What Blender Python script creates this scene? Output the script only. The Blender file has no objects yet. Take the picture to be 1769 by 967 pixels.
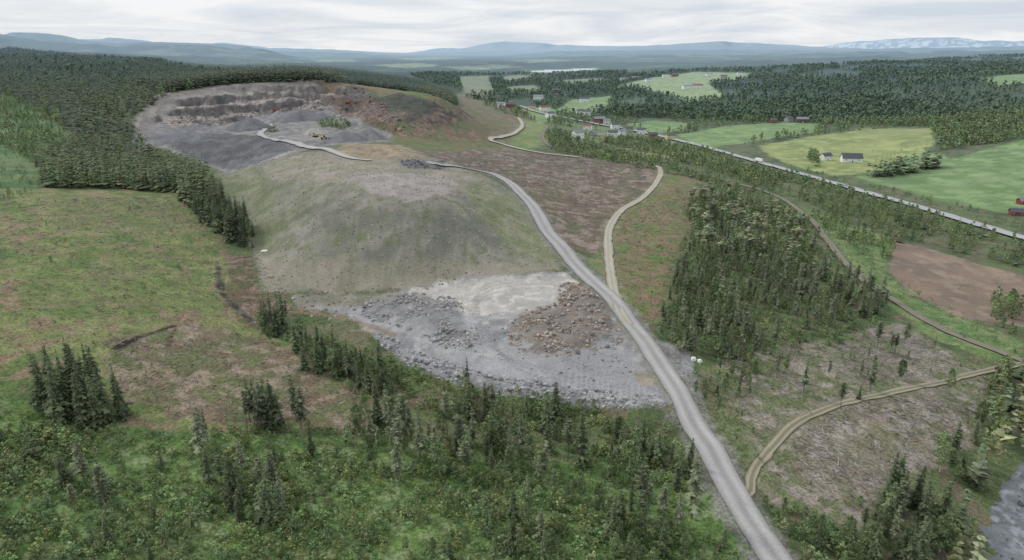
import bpy, math, random
import numpy as np
rng=np.random.default_rng(7); random.seed(7)
SC=bpy.context.scene; COLL=SC.collection
H=110.; F=1180.; P=math.radians(18.44); CX,CY=884.5,483.5
cP,sP=math.cos(P),math.sin(P)
def lin(r,g,b):
    f=lambda c:(c/255/12.92) if c/255<=.04045 else ((c/255+.055)/1.055)**2.4
    return np.array([f(r),f(g),f(b)])
def ray(u,v):
    u=np.asarray(u,float); v=np.asarray(v,float)
    a=(u-CX)/F; b=-(v-CY)/F
    dy=cP+b*sP; dz=-sP+b*cP
    return np.arctan2(a,dy), dz/np.hypot(a,dy)
def h2(ix,iy,s):
    ix=ix.astype(np.int64); iy=iy.astype(np.int64)
    h=(ix*374761393+iy*668265263+s*1442695041)&0xffffffff
    h=((h^(h>>13))*1274126177)&0xffffffff
    h=((h^(h>>16))*2246822519)&0xffffffff
    return ((h^(h>>13))&0xffffff)/float(0xffffff)
def vn(x,y,s=0):
    ix=np.floor(x); iy=np.floor(y); fx=x-ix; fy=y-iy
    fx=fx*fx*(3-2*fx); fy=fy*fy*(3-2*fy)
    a=h2(ix,iy,s); b=h2(ix+1,iy,s); c=h2(ix,iy+1,s); d=h2(ix+1,iy+1,s)
    return (a*(1-fx)+b*fx)*(1-fy)+(c*(1-fx)+d*fx)*fy
def fbm(x,y,o=4,s=0):
    r=0; a=.5; t=0
    for k in range(o):
        r=r+a*vn(x,y,s+k*17); t+=a; a*=.55; x=x*2.03+11.3; y=y*2.03+5.7
    return r/t
def sstep(a,b,x):
    t=np.clip((x-a)/(b-a),0,1); return t*t*(3-2*t)
# ---------------------------------------------------------------- terrain heights
ctrl=[(-400,967,4),(0,967,1),(400,967,-5),(900,967,-8),(1300,967,-8),(1600,967,-13),(1769,967,-19),(2200,967,-20),
(0,800,6),(200,800,1),(420,780,-2),(700,760,-4),(950,800,-5),(-400,650,22),(0,650,12),(250,650,6),(0,500,20),(-400,450,32),(0,400,25),(0,330,29),
(150,420,20),(150,520,15),(300,500,8),(300,400,14),(400,560,0),(400,640,1),(500,580,-3),(560,640,-2),(600,560,-1),(700,640,-3),(850,720,-6),(1000,730,-6),(1150,760,-6),
(700,560,3),(850,560,3),(850,640,1.5),(1000,600,3),(1100,640,1),(1130,690,0),(900,675,0),(760,630,0),
(1350,940,-7),(1290,860,-5),(1230,770,-3),(1180,680,0),(1120,600,2),(1060,520,4),(970,425,9),(910,340,15),(800,288,22),
(375,310,14),(410,380,9),(440,440,4),(455,500,1),(600,505,1),(750,488,3),(960,468,6),(935,400,10.5),(890,335,16),
(430,288,29),(500,308,32),(560,325,34),(650,342,35),(740,345,34),(800,335,31),(850,318,23),(600,285,36),(700,290,34),(500,272,33),
(540,405,19),(660,415,20),(780,405,20),(470,370,18),(870,400,16),(760,275,29),(640,272,34),(640,250,38),(560,250,34),(700,262,32),(500,245,33),
(350,285,15),(270,252,20),(420,286,17),(300,240,29),(400,246,29),(330,220,31),(400,225,31),(480,215,33),(560,215,34),
(290,205,35),(400,205,31),(480,186,40),(560,180,43),(610,190,41),(250,195,44),(300,165,57),(380,152,64),(460,145,68),(540,142,70),(590,150,68),
(620,148,69),(700,158,64),(760,170,57),(790,185,46),(700,200,45),(650,195,46),(650,217,36),(690,238,30),(740,238,25),(800,237,20),(830,215,22),(860,238,12),
(225,240,24),(200,260,20),(180,220,32),(150,170,50),(220,140,62),(240,165,55),
(450,130,62),(600,128,58),(780,165,28),(830,160,12),(300,120,74),(350,110,82),
(870,262,13),(900,300,13),(800,265,21),(1000,282,8),(950,350,9),(1060,300,6),(900,220,4),(930,250,3),
(1140,290,5),(1060,380,4),(1080,460,3),(1110,560,1),(1200,500,0),(1200,400,1),(1300,450,-3),(1300,350,-3),(1400,500,-6),(1500,550,-9),(1450,640,-6),(1600,700,-9),(1700,620,-11),
(1240,700,-3),(1400,800,-7),(1330,880,-8),(1550,850,-12),(1660,800,-15),(1760,880,-20),(1800,700,-16),(2200,700,-16),
(1390,370,-9),(1440,440,-9),(1560,530,-10),(1720,610,-12),(1650,480,-15),(1769,540,-16),(2200,560,-16),
(1769,413,-14),(1600,362,-14),(1400,305,-14),(1200,250,-13),(1050,218,-11),(900,185,-9),(2200,470,-14),
(1500,255,-9),(1700,300,-6),(1769,250,8),(2200,300,10),(1600,200,2),(1400,220,-5),(1250,215,-7),(1769,200,22),(2200,180,60),(1500,180,12),(1300,170,8),(1200,170,5),(1100,190,-4),
(1250,130,30),(1100,160,4),(1000,160,0),(1000,180,-4),(900,160,2),(1769,130,62),(1500,125,48),(1000,120,12),(1769,93,99),(2200,93,99),(1500,108,69),(1300,117,52),(860,140,6),(700,140,20),(750,125,25),
(50,200,40),(100,150,60),(0,260,32),(0,180,48),(80,270,28),(0,110,82),(100,98,96),(-400,115,80),(-400,200,50),(200,115,82),(-400,300,36)]
c=np.array(ctrl,float); a,s=ray(c[:,0],c[:,1]); Dc=(c[:,2]-H)/s
bad=Dc<=0; Dc[bad]=1700
zc=c[:,2].copy(); zc[bad]=H+Dc[bad]*s[bad]
ext=[(az,math.log(D),z) for az in (-.95,-.5,-.2,0,.2,.5,.95) for D,z in ((5200,45),(9000,40))]+[(az,math.log(50),z) for az,z in ((-.9,10),(-.4,-4),(0,-8),(.4,-12),(.9,-16))]
PA=np.concatenate([a,[e[0] for e in ext]]); PL=np.concatenate([np.log(Dc),[e[1] for e in ext]]); PZ=np.concatenate([zc,[e[2] for e in ext]])
CC=.014
n=len(PA); R=np.sqrt((PA[:,None]-PA)**2+(PL[:,None]-PL)**2+CC*CC)
Q=np.stack([np.ones(n),PA,PL],1)
M=np.zeros((n+3,n+3)); M[:n,:n]=R+np.eye(n)*-.0015; M[:n,n:]=Q; M[n:,:n]=Q.T
W=np.linalg.solve(M,np.concatenate([PZ,[0,0,0]]))
NC=1000
Dl=[58.]
while Dl[-1]<46000:
    D_=Dl[-1]; k_=.0021*(D_*D_+H*H)/(D_*H)
    Dl.append(D_*(1+min(k_,.0052 if D_<1500 else .0052+.006*min(1,(D_-1500)/1500))))
Dg=np.array(Dl)
AZg=np.radians(np.linspace(-55,55,NC)); NR=len(Dg)
AZ,DD=np.meshgrid(AZg,Dg); LN=np.log(DD); X=DD*np.sin(AZ); Y=DD*np.cos(AZ)
def rbf(A,L):
    A=A.ravel(); L=L.ravel(); o=np.empty(len(A))
    pa=PA.astype(np.float32); pl=PL.astype(np.float32); wf=W[:n].astype(np.float32)
    for i in range(0,len(A),40000):
        aa=A[i:i+40000,None].astype(np.float32); ll=L[i:i+40000,None].astype(np.float32)
        r=np.sqrt((aa-pa)**2+(ll-pl)**2+np.float32(CC*CC))
        o[i:i+40000]=r@wf+W[n]+W[n+1]*aa[:,0]+W[n+2]*ll[:,0]
    return o
Z=rbf(AZ,LN).reshape(AZ.shape)
far=sstep(math.log(4000),math.log(6500),LN); Z=Z*(1-far)+40*far
ridges=[(36000,.1,[(-800,80),(0,84),(140,66),(300,70),(420,76),(520,88),(700,92),(760,82),(870,72),(900,73),(1000,78),(1100,80),(1200,74),(1250,72),(1320,76),(1420,79),(1470,71),(1550,66),(1640,64),(1700,69),(1769,68),(2600,75)]),
(23000,.12,[(-800,60),(0,66),(100,62),(200,65),(330,74),(430,82),(520,84),(600,86),(700,94),(760,90),(850,86),(950,90),(1050,84),(1150,77),(1250,71),(1300,73),(1400,80),(1500,84),(1769,80),(2600,80)]),
(14000,.14,[(-800,40),(0,51),(60,54),(150,66),(300,72),(430,77),(470,88),(540,90),(620,90),(700,97),(800,103),(870,96),(960,88),(1050,88),(1200,84),(1400,86),(1600,82),(1769,80),(2600,80)]),
(8600,.14,[(-800,45),(0,60),(200,76),(400,78),(450,82),(500,96),(560,105),(650,106),(760,112),(860,108),(950,98),(1100,95),(1300,94),(1500,89),(1769,86),(2600,85)]),
(5600,.12,[(-800,70),(0,78),(200,92),(400,98),(600,114),(700,124),(790,124),(900,123),(1050,110),(1200,107),(1300,102),(1500,97),(1769,92),(2600,90)])]
for R_,w,pr in ridges:
    pr=np.array(pr,float); ra,rs=ray(pr[:,0],pr[:,1])
    zr=np.interp(AZ,ra,H+R_*rs)+R_*.0012*(fbm(AZ*24,AZ*0+R_/1000,4)-.5)*2
    off=.12*(fbm(AZ*7,AZ*0+3,3,int(R_))-.5)
    b=np.exp(-((LN-math.log(R_)+off)/w)**2)*(.82+.18*np.cos((fbm(AZ*16,LN*9,3,int(R_)+1)-.5)*9))
    Z=np.maximum(Z,Z+(zr-Z)*b)
near=1-sstep(1200,3000,DD)
Z+=near*(.5*(fbm(X/7,Y/7,3,5)-.5)+2.2*(fbm(X/45,Y/45,3,9)-.5))
Z+=(1-near)*DD*.0022*(fbm(AZ*60,LN*40,4,3)-.5)*(1-sstep(6000,20000,DD)*.7)
def colrow(A,D):
    ci=np.clip((A-AZg[0])/(AZg[1]-AZg[0]),0,NC-1.001); ri=np.clip(np.interp(D,Dg,np.arange(NR)),0,NR-1.001)
    return ci,ri
def zmap(A,D):
    ci,ri=colrow(A,D); i=ci.astype(int); j=ri.astype(int); fx=ci-i; fy=ri-j
    return (Z[j,i]*(1-fx)+Z[j,i+1]*fx)*(1-fy)+(Z[j+1,i]*(1-fx)+Z[j+1,i+1]*fx)*fy
def zat(x,y):
    return zmap(np.arctan2(x,y),np.hypot(x,y))
def hit(u,v):
    u=np.atleast_1d(np.asarray(u,float)); v=np.atleast_1d(np.asarray(v,float))
    A,s=ray(u,v); D=np.empty(len(A))
    for k in range(0,len(A),2000):
        ci=np.clip((A[k:k+2000]-AZg[0])/(AZg[1]-AZg[0]),0,NC-1.001); i=ci.astype(int); f=ci-i
        zz=Z[:,i]*(1-f)+Z[:,i+1]*f
        g=(H+s[None,k:k+2000]*Dg[:,None])-zz
        bl=g<=0; j=np.argmax(bl,0); ok=bl.any(0); j=np.clip(j,1,None); q=np.arange(len(i))
        t=g[j-1,q]/(g[j-1,q]-g[j,q]+1e-9)
        d=Dg[j-1]+(Dg[j]-Dg[j-1])*np.clip(t,0,1); d[~ok]=Dg[-1]; D[k:k+2000]=d
    return A,D
def at(u,v):
    A,D=hit(u,v); x=D*np.sin(A); y=D*np.cos(A); return x,y,zmap(A,D)
def tomap(px,closed=True):
    pts=[]; m=len(px)
    for i in range(m if closed else m-1):
        p=px[i]; q=px[(i+1)%m]; k=max(1,int(math.hypot(q[0]-p[0],q[1]-p[1])/40))
        for t in range(k): pts.append((p[0]+(q[0]-p[0])*t/k,p[1]+(q[1]-p[1])*t/k))
    if not closed: pts.append(px[-1])
    p=np.array(pts,float); A,D=hit(p[:,0],p[:,1]); return np.stack([A,np.log(D)],1)
def sd(poly,A,L,m=.06):
    sh=A.shape; A=A.ravel(); L=L.ravel(); out=np.full(len(A),-1.)
    lo=poly.min(0)-m; hi=poly.max(0)+m
    k=np.where((A>lo[0])&(A<hi[0])&(L>lo[1])&(L<hi[1]))[0]
    if len(k)==0: return out.reshape(sh)
    a=A[k]; l=L[k]; d=np.full(len(k),9.); ins=np.zeros(len(k),bool)
    for i in range(len(poly)):
        x0,y0=poly[i]; x1,y1=poly[(i+1)%len(poly)]
        ex,ey=x1-x0,y1-y0; t=np.clip(((a-x0)*ex+(l-y0)*ey)/(ex*ex+ey*ey+1e-12),0,1)
        d=np.minimum(d,(a-x0-t*ex)**2+(l-y0-t*ey)**2)
        cr=((y0>l)!=(y1>l))&(a<(x1-x0)*(l-y0)/((y1-y0) if y1!=y0 else 1e-12)+x0); ins^=cr
    out[k]=np.sqrt(d)*np.where(ins,1,-1); return out.reshape(sh)
# ---------------------------------------------------------------- regions
MOUND=[(372,300),(400,278),(500,262),(640,262),(780,278),(830,300),(890,335),(935,395),(968,465),(800,480),(740,497),(600,506),(452,502),(440,440),(405,375)]
YARD=[(505,510),(640,512),(740,495),(800,478),(975,470),(1030,505),(1090,570),(1130,630),(1158,705),(1000,702),(860,680),(730,645),(650,585),(600,545),(520,530)]
QUARRY=[(228,240),(245,200),(290,163),(380,148),(460,142),(560,138),(640,160),(690,215),(670,245),(580,250),(510,262),(430,290),(380,290),(300,262),(240,255)]
PLOUGH=[(1545,413),(1640,440),(1769,478),(2000,560),(1769,565),(1700,555),(1650,545),(1580,510),(1535,470)]
RIVER=[(1850,740),(1769,795),(1745,825),(1722,850),(1712,880),(1704,920),(1712,950),(1718,1000),(2000,1000),(2100,800)]
FIELDS=[[(1310,252),(1400,235),(1500,222),(1610,221),(1612,248),(1590,270),(1490,300),(1440,303),(1380,290),(1330,270)],
[(1480,306),(1560,272),(1620,262),(1640,276),(1769,240),(2100,180),(2100,420),(1769,372),(1640,352),(1560,330)],
[(1170,232),(1250,218),(1330,212),(1425,213),(1410,228),(1310,243),(1220,256),(1185,248)],
[(1050,152),(1120,135),(1200,124),(1305,126),(1290,136),(1225,143),(1250,168),(1190,176),(1140,160),(1090,150)],
[(950,192),(985,172),(1060,165),(1050,185),(1010,197)],[(1080,214),(1130,208),(1185,212),(1190,224),(1130,230)],
[(1690,140),(1769,128),(2000,120),(2000,140),(1769,144),(1720,148)],[(1075,257),(1140,250),(1200,255),(1245,276),(1180,277),(1110,266)],
[(900,186),(950,184),(965,205),(930,215)]]
VALE=[[(790,132),(845,130),(856,162),(800,164)],[(860,134),(900,128),(925,134),(880,142)],[(870,150),(925,146),(940,156),(880,160)],[(960,139),(1040,134),(1050,140),(980,146)]]
piles=[([(975,493),(1030,493),(1060,550),(1062,590),(1000,602),(930,612),(885,585),(905,545),(965,530)],1.7),
([(640,522),(700,510),(780,520),(812,560),(830,600),(780,592),(700,558),(640,548)],1.3),
([(690,282),(720,276),(765,282),(765,293),(700,292)],3.)]
for pp,hh in piles:
    s_=sd(tomap(pp),AZ,LN); Z+=hh*sstep(-.004,.022,s_)*(.2+1.6*fbm(X/6,Y/6,3,2))
s_=sd(tomap([(1000,700),(1158,706),(1150,690),(900,665),(760,625),(680,590),(700,640),(860,682)]),AZ,LN); Z+=1.2*sstep(-.005,.01,s_)*fbm(X/3,Y/3,2,4)
CLIFF=[(250,212),(290,170),(380,150),(460,143),(560,140),(610,155),(600,180),(560,190),(480,194),(400,214),(300,220)]
s_=sd(tomap(QUARRY),AZ,LN); Z+=sstep(0,.03,s_)*(4*(fbm(X/26,Y/26,4,8)-.5)+3.*(fbm(X/9,Y/9,3,18)-.5))
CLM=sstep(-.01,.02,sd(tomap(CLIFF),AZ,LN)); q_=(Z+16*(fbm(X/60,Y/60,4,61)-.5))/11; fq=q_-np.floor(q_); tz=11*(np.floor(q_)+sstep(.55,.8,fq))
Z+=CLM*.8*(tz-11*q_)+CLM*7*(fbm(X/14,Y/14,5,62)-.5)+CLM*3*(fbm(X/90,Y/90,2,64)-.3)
s_=sstep(-.005,.02,sd(tomap([(650,160),(720,165),(790,182),(835,215),(780,222),(700,212),(645,190)]),AZ,LN)); Z+=s_*7*(fbm(X/16,Y/16,4,63)-.5)
MM=sd(tomap(MOUND),AZ,LN); ER=.5*fbm(AZ*170+2.5*fbm(X/25,Y/25,3,6),LN*26,4,66)+.5*fbm(X/5,Y/5,4,67); MMs=sstep(0,.02,MM); Z-=MMs*.6*(ER-.5)
COL=np.zeros(AZ.shape+(3,)); EN=fbm(AZ*45,LN*45,4,21)-.5
def fill(mask,c1,c2,sc,seed=0,c3=None):
    nn=sstep(.3,.7,fbm(X[mask]/sc,Y[mask]/sc,5,seed))[:,None]
    r=lin(*c1)*(1-nn)+lin(*c2)*nn
    if c3 is not None:
        n3=sstep(.50,.68,fbm(X[mask]/sc*1.9+40,Y[mask]/sc*1.9,5,seed+5))[:,None]; r=r*(1-n3)+lin(*c3)*n3
    return r
full=np.ones(AZ.shape,bool)
COL[:]=fill(full,(76,92,56),(100,112,72),16,1,(112,106,84)).reshape(COL.shape)
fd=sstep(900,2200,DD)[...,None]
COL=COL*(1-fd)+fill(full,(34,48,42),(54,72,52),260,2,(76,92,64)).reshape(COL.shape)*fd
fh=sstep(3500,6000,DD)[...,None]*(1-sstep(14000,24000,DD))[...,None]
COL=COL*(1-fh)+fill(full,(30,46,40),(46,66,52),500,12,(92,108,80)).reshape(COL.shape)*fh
def paint(px,c1,c2,sc=14,edge=.006,rag=.02,amt=1,c3=None,seed=0):
    s=sd(tomap(px),AZ,LN)+rag*EN; a=sstep(-edge,edge,s)*amt; m=a>0
    if not m.any(): return
    COL[m]=COL[m]*(1-a[m][:,None])+fill(m,c1,c2,sc,seed,c3)*a[m][:,None]
def linepts(px,step=3.):
    p=np.array(px,float); x,y,z=at(p[:,0],p[:,1]); q=np.stack([x,y],1)
    e=np.vstack([2*q[0]-q[1],q,2*q[-1]-q[-2]]); out=[]
    for i in range(1,len(e)-2):
        k=max(2,int(np.hypot(*(e[i+1]-e[i]))/step)); t=np.linspace(0,1,k,endpoint=False)[:,None]
        out.append(.5*((2*e[i])+(e[i+1]-e[i-1])*t+(2*e[i-1]-5*e[i]+4*e[i+1]-e[i+2])*t*t+(-e[i-1]+3*e[i]-3*e[i+1]+e[i+2])*t**3))
    out.append(e[-2][None]); return np.vstack(out)
def paintline(px,w,c1,c2,amt=1,sc=5,soft=1.,rg=.5):
    q=linepts(px,2.); lo=q.min(0)-w*3; hi=q.max(0)+w*3
    m=(X>lo[0])&(X<hi[0])&(Y>lo[1])&(Y<hi[1]); xs=X[m]; ys=Y[m]; d=np.full(len(xs),1e9)
    for p in q: d=np.minimum(d,(xs-p[0])**2+(ys-p[1])**2)
    d=np.sqrt(d)+w*rg*(fbm(xs/4,ys/4,3,3)-.5)*2
    a=(1-sstep(w/2-soft*.5,w/2+soft,d))*amt; mm=m.copy(); mm[m]=a>0; a=a[a>0][:,None]
    if len(a): COL[mm]=COL[mm]*(1-a)+fill(mm,c1,c2,sc)*a
# left & foreground
paint([(-600,330),(60,325),(330,330),(400,440),(440,560),(620,640),(760,720),(300,760),(0,720),(-600,800)],(96,114,64),(130,134,88),10,c3=(138,120,98))
paint([(-600,700),(0,680),(240,740),(700,760),(1150,780),(1290,900),(1350,1100),(-600,1100)],(80,106,58),(110,134,76),7,c3=(126,142,98),seed=4)
paint([(180,590),(330,560),(440,580),(640,650),(740,700),(620,740),(300,725),(210,680)],(122,102,88),(104,110,74),8,rag=.06,amt=.9,c3=(148,132,118))
paint([(400,440),(440,440),(450,500),(520,540),(440,570),(380,520)],(110,90,76),(98,98,66),7,rag=.03,c3=(142,124,108))
paint([(100,340),(300,345),(330,400),(100,390)],(122,116,86),(104,116,66),7,rag=.06,amt=.6)
paint([(0,430),(120,400),(300,440),(360,520),(200,560),(40,520)],(92,112,60),(114,128,76),7,rag=.08,amt=.5)
paint([(640,700),(860,715),(1150,750),(1180,800),(800,790)],(88,108,64),(118,116,86),8,amt=.7)
paintline([(375,455),(384,500),(400,525),(425,545),(455,570)],2.6,(60,58,46),(110,105,95))
paintline([(200,602),(240,582),(300,563)],2.0,(38,30,26),(60,48,40))
paintline([(290,598),(296,580),(302,568)],1.2,(60,46,36),(80,60,48)); paintline([(300,600),(380,610),(460,625)],1.4,(96,74,60),(110,90,70),.7)
for t in ([(20,520),(80,512),(130,518)],[(60,600),(200,560),(330,540)],[(120,660),(260,640),(420,650)],[(240,690),(380,680),(560,700)],[(80,440),(200,420),(330,430)],[(40,380),(180,372),(320,380)],[(150,480),(280,470),(370,480)]): paintline(t,1.6,(134,112,92),(150,140,118),.6,sc=2,rg=1.)
paint([(-600,180),(0,165),(70,190),(130,235),(80,280),(60,330),(-600,330)],(74,104,56),(98,122,70),30,c3=(116,126,88))
# centre
paint([(700,262),(780,250),(860,245),(930,262),(1130,283),(1150,310),(1100,350),(1050,390),(1035,440),(990,430),(930,380),(890,320),(800,283)],(112,94,84),(108,106,82),12,c3=(146,130,120))
for k in range(9): paintline([(800+k*14,262+k*2),(900+k*22,290+k*7),(960+k*20,330+k*8)],1.6,(154,140,128),(120,104,92),.6,sc=3,rg=1.)
paint([(560,225),(680,215),(860,235),(870,255),(760,262),(690,262)],(96,108,64),(118,112,78),16)
paint([(1150,300),(1215,310),(1200,380),(1170,440),(1150,560),(1100,560),(1065,500),(1052,400),(1080,365),(1120,345)],(100,118,66),(124,116,86),9,c3=(134,112,92))
paint([(960,440),(1000,440),(1045,480),(1045,505),(1000,475)],(126,124,112),(106,114,84),8)
paint([(1010,450),(1045,440),(1052,480),(1035,475)],(104,122,76),(128,124,100),6)
# mound
paint(MOUND,(122,121,108),(142,138,126),9,rag=.008,c3=(114,119,90))
paint([(372,300),(430,285),(470,330),(480,400),(450,440),(405,375)],(106,116,76),(128,130,102),9,amt=.7,rag=.04)
paint([(800,300),(880,335),(935,395),(965,465),(880,430),(820,370)],(112,122,80),(142,141,114),8,amt=.75,rag=.05)
paint([(520,345),(640,362),(760,375),(850,390),(880,430),(760,420),(560,400)],(106,106,97),(124,121,112),9,amt=.5,rag=.08)
paint([(440,440),(640,455),(760,450),(900,450),(965,465),(760,492),(600,506),(452,502)],(154,145,132),(136,132,114),10,amt=.85,rag=.03)
paint([(480,268),(640,264),(780,280),(830,308),(790,340),(720,345),(600,325),(540,318),(450,300)],(156,147,136),(140,133,121),12,amt=.95,rag=.03,c3=(134,134,108))
paint([(600,305),(700,298),(790,312),(780,338),(700,346),(640,335)],(164,156,151),(146,139,135),10,amt=.9,rag=.03)
COL*=(1-MMs*(1-(.70+.60*ER)))[...,None]
paint([(575,262),(600,248),(690,250),(735,268),(740,276),(640,276)],(168,148,120),(146,133,114),10,rag=.01,c3=(128,120,104))
paint([(690,275),(770,277),(765,292),(700,291)],(98,98,102),(124,122,124),5,rag=.02)
# yard
paint(YARD,(156,155,156),(134,133,134),7,rag=.014,c3=(168,166,163))
paint([(700,508),(760,486),(975,474),(1000,490),(970,528),(900,540),(800,545),(770,520)],(186,181,173),(166,163,158),7,rag=.04,c3=(198,193,185))
paint([(505,512),(640,508),(700,510),(640,530),(520,530)],(144,138,126),(122,118,102),7)
paint([(880,580),(1060,590),(1120,640),(1120,670),(960,650),(850,620)],(144,144,147),(156,155,156),10,amt=.8)
for pp,cc in ((piles[0][0],((140,131,122),(118,112,107))),(piles[1][0],((142,141,141),(120,119,120)))): paint(pp,cc[0],cc[1],4,rag=.06)
paint([(1090,640),(1135,640),(1150,668),(1110,668)],(160,142,116),(142,133,112),5,amt=.7)
paintline([(815,545),(820,580),(860,615),(940,645),(1050,668),(1150,690)],6,(172,171,172),(156,155,156),.75,soft=2)
paintline([(690,560),(760,600),(860,640),(980,660)],6,(168,167,168),(154,153,155),.6,soft=2)
paintline([(515,535),(600,550),(680,580)],3,(150,124,98),(130,114,96),.8)
for o in (0,5,11,18): paintline([(950,478+o),(880,483+o),(830,500+o),(812+o,540+o)],.8,(138,133,127),(148,142,134),.7,rg=.2)
for o in (0,6,14): paintline([(822+o,560),(835+o,590),(900,625+o),(1000,650+o),(1140,672+o)],.8,(116,116,118),(128,128,130),.7,rg=.2)
# right side
paint([(1215,640),(1300,600),(1450,590),(1560,560),(1700,640),(1720,720),(1640,800),(1520,860),(1480,920),(1330,870),(1290,800),(1215,700)],(106,116,78),(132,124,108),10,c3=(150,141,130))
paint([(1420,690),(1560,680),(1690,700),(1660,780),(1520,840),(1440,860),(1380,800)],(140,128,117),(114,112,84),8,rag=.05,amt=.8,c3=(162,153,146))
paint([(1430,590),(1560,550),(1640,620),(1560,660),(1440,660)],(126,116,108),(102,112,78),9,rag=.04,amt=.8,c3=(150,140,134))
paint([(1390,360),(1440,375),(1540,410),(1530,460),(1580,515),(1720,570),(1769,590),(1769,640),(1600,580),(1540,530),(1450,440)],(92,118,68),(112,130,80),9,c3=(130,138,96))
paint([(1200,620),(1250,650),(1300,760),(1330,830),(1290,820),(1230,740),(1195,670)],(96,114,68),(118,114,88),7,amt=.8)
paint([(1120,585),(1185,598),(1208,640),(1214,695),(1185,700),(1150,640)],(152,151,151),(128,127,124),5)
paint([(750,165),(830,160),(900,190),(950,230),(900,262),(830,235),(790,190)],(104,108,70),(120,108,84),20,c3=(132,116,100))
paint([(900,205),(945,215),(950,245),(905,262),(880,250)],(108,128,74),(132,139,92),26)
paint([(970,205),(1080,215),(1170,230),(1180,250),(1060,245),(985,245)],(104,122,78),(124,138,96),30,amt=.8)
for f in VALE: paint(f,(122,130,96),(138,140,108),60,amt=.9,rag=.02)
for f in ([(640,112),(720,108),(760,112),(700,118)],[(760,116),(860,112),(900,116),(820,122)],[(680,100),(760,98),(800,101),(720,104)],[(880,104),(960,102),(1000,105),(920,108)],[(540,103),(600,102),(620,106),(560,108)]): paint(f,(132,146,112),(146,154,124),300,amt=.8,rag=.05)
paint([(905,122),(1030,117),(1030,128),(910,134)],(130,150,110),(150,160,130),90)
for k,f in enumerate(FIELDS):
    cs=[((122,136,80),(146,154,96)),((100,126,76),(122,143,93)),((106,131,78),(124,145,93)),((126,145,97),(144,157,113)),((116,137,86),(130,147,95)),((108,133,80),(122,143,91)),((116,139,90),(124,143,92)),((122,127,85),(136,135,94)),((114,135,84),(130,146,95))][k]
    paint(f,cs[0],cs[1],26,rag=.012,edge=.003,c3=tuple(int(v*1.09) for v in cs[1]))
paint([(1590,318),(1769,290),(1769,310),(1620,340)],(140,156,114),(104,132,80),14,amt=.55,rag=.05)
for k in range(8): paintline([(1590+k*30,304-k*9),(1680+k*30,300-k*10),(1769+k*20,326-k*14)],5,(152,165,126),(120,144,93),.5,soft=2)
paint([(1470,222),(1610,221),(1600,232),(1480,236)],(152,155,103),(136,148,92),60,amt=.8)
paint(PLOUGH,(136,117,101),(118,104,91),16,rag=.008,edge=.003,c3=(146,128,111))
# quarry
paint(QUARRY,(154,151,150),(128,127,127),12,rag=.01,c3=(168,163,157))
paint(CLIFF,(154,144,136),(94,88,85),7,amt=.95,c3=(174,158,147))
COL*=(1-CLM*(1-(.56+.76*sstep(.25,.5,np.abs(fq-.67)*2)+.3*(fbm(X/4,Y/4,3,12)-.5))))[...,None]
paint([(262,165),(420,143),(560,137),(640,148),(560,147),(420,153),(300,172),(248,215),(228,225)],(160,150,144),(136,127,121),16,amt=.9)
paint([(330,228),(420,232),(500,240),(500,258),(430,288),(380,288),(310,262),(290,246)],(104,103,105),(124,123,124),9,rag=.02)
paint([(250,238),(330,215),(400,222),(330,232),(290,246)],(148,147,148),(124,123,125),12)
paint([(400,218),(470,222),(560,236),(540,246),(470,238),(400,232)],(172,168,163),(150,147,144),10,amt=.8,rag=.03)
paint([(560,165),(640,165),(690,215),(660,225),(600,200)],(140,116,102),(104,95,88),7,rag=.02,c3=(160,140,124))
paint([(500,135),(660,143),(760,163),(800,190),(830,212),(760,190),(680,162),(600,152)],(106,104,70),(130,110,86),18,rag=.02)
paint([(680,150),(760,160),(790,178),(740,180),(700,168)],(106,120,70),(94,106,62),24,amt=.8)
paint([(640,168),(700,165),(780,190),(835,215),(760,225),(700,212)],(104,88,74),(64,60,54),8,rag=.03,c3=(132,104,88))
paint([(645,165),(720,170),(770,188),(720,198),(660,190)],(52,56,46),(80,78,62),8,rag=.02,amt=.9)
paint([(620,205),(700,212),(830,225),(850,240),(760,245),(680,235)],(120,100,80),(98,106,64),14,rag=.02,c3=(138,114,100))
paintline([(250,235),(262,205),(300,176),(380,160),(450,152)],7,(168,161,155),(148,142,137),.85,soft=2)
paintline([(470,215),(500,205),(470,196),(430,200)],6,(172,167,162),(150,147,144),.8,soft=2)
gy=np.abs(np.gradient(Z,axis=0)/np.gradient(DD,axis=0)); steep=sstep(.35,.8,gy)*(DD>650)*(DD<1200)
st=steep[...,None]*.4; COL[:]=COL*(1-st)+lin(106,98,93)*(.3+1.4*fbm(X/5,Y/5+Z/2,4,31))[...,None]*st
# snow on the farthest mountains at the right
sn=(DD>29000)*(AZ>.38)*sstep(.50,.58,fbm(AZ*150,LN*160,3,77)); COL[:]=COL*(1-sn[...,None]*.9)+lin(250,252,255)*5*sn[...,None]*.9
WAT=sd(tomap(RIVER),AZ,LN)+.03*EN
m=WAT>0; COL[m]=fill(m,(84,89,93),(112,117,120),5,3,(144,148,152))
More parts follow.
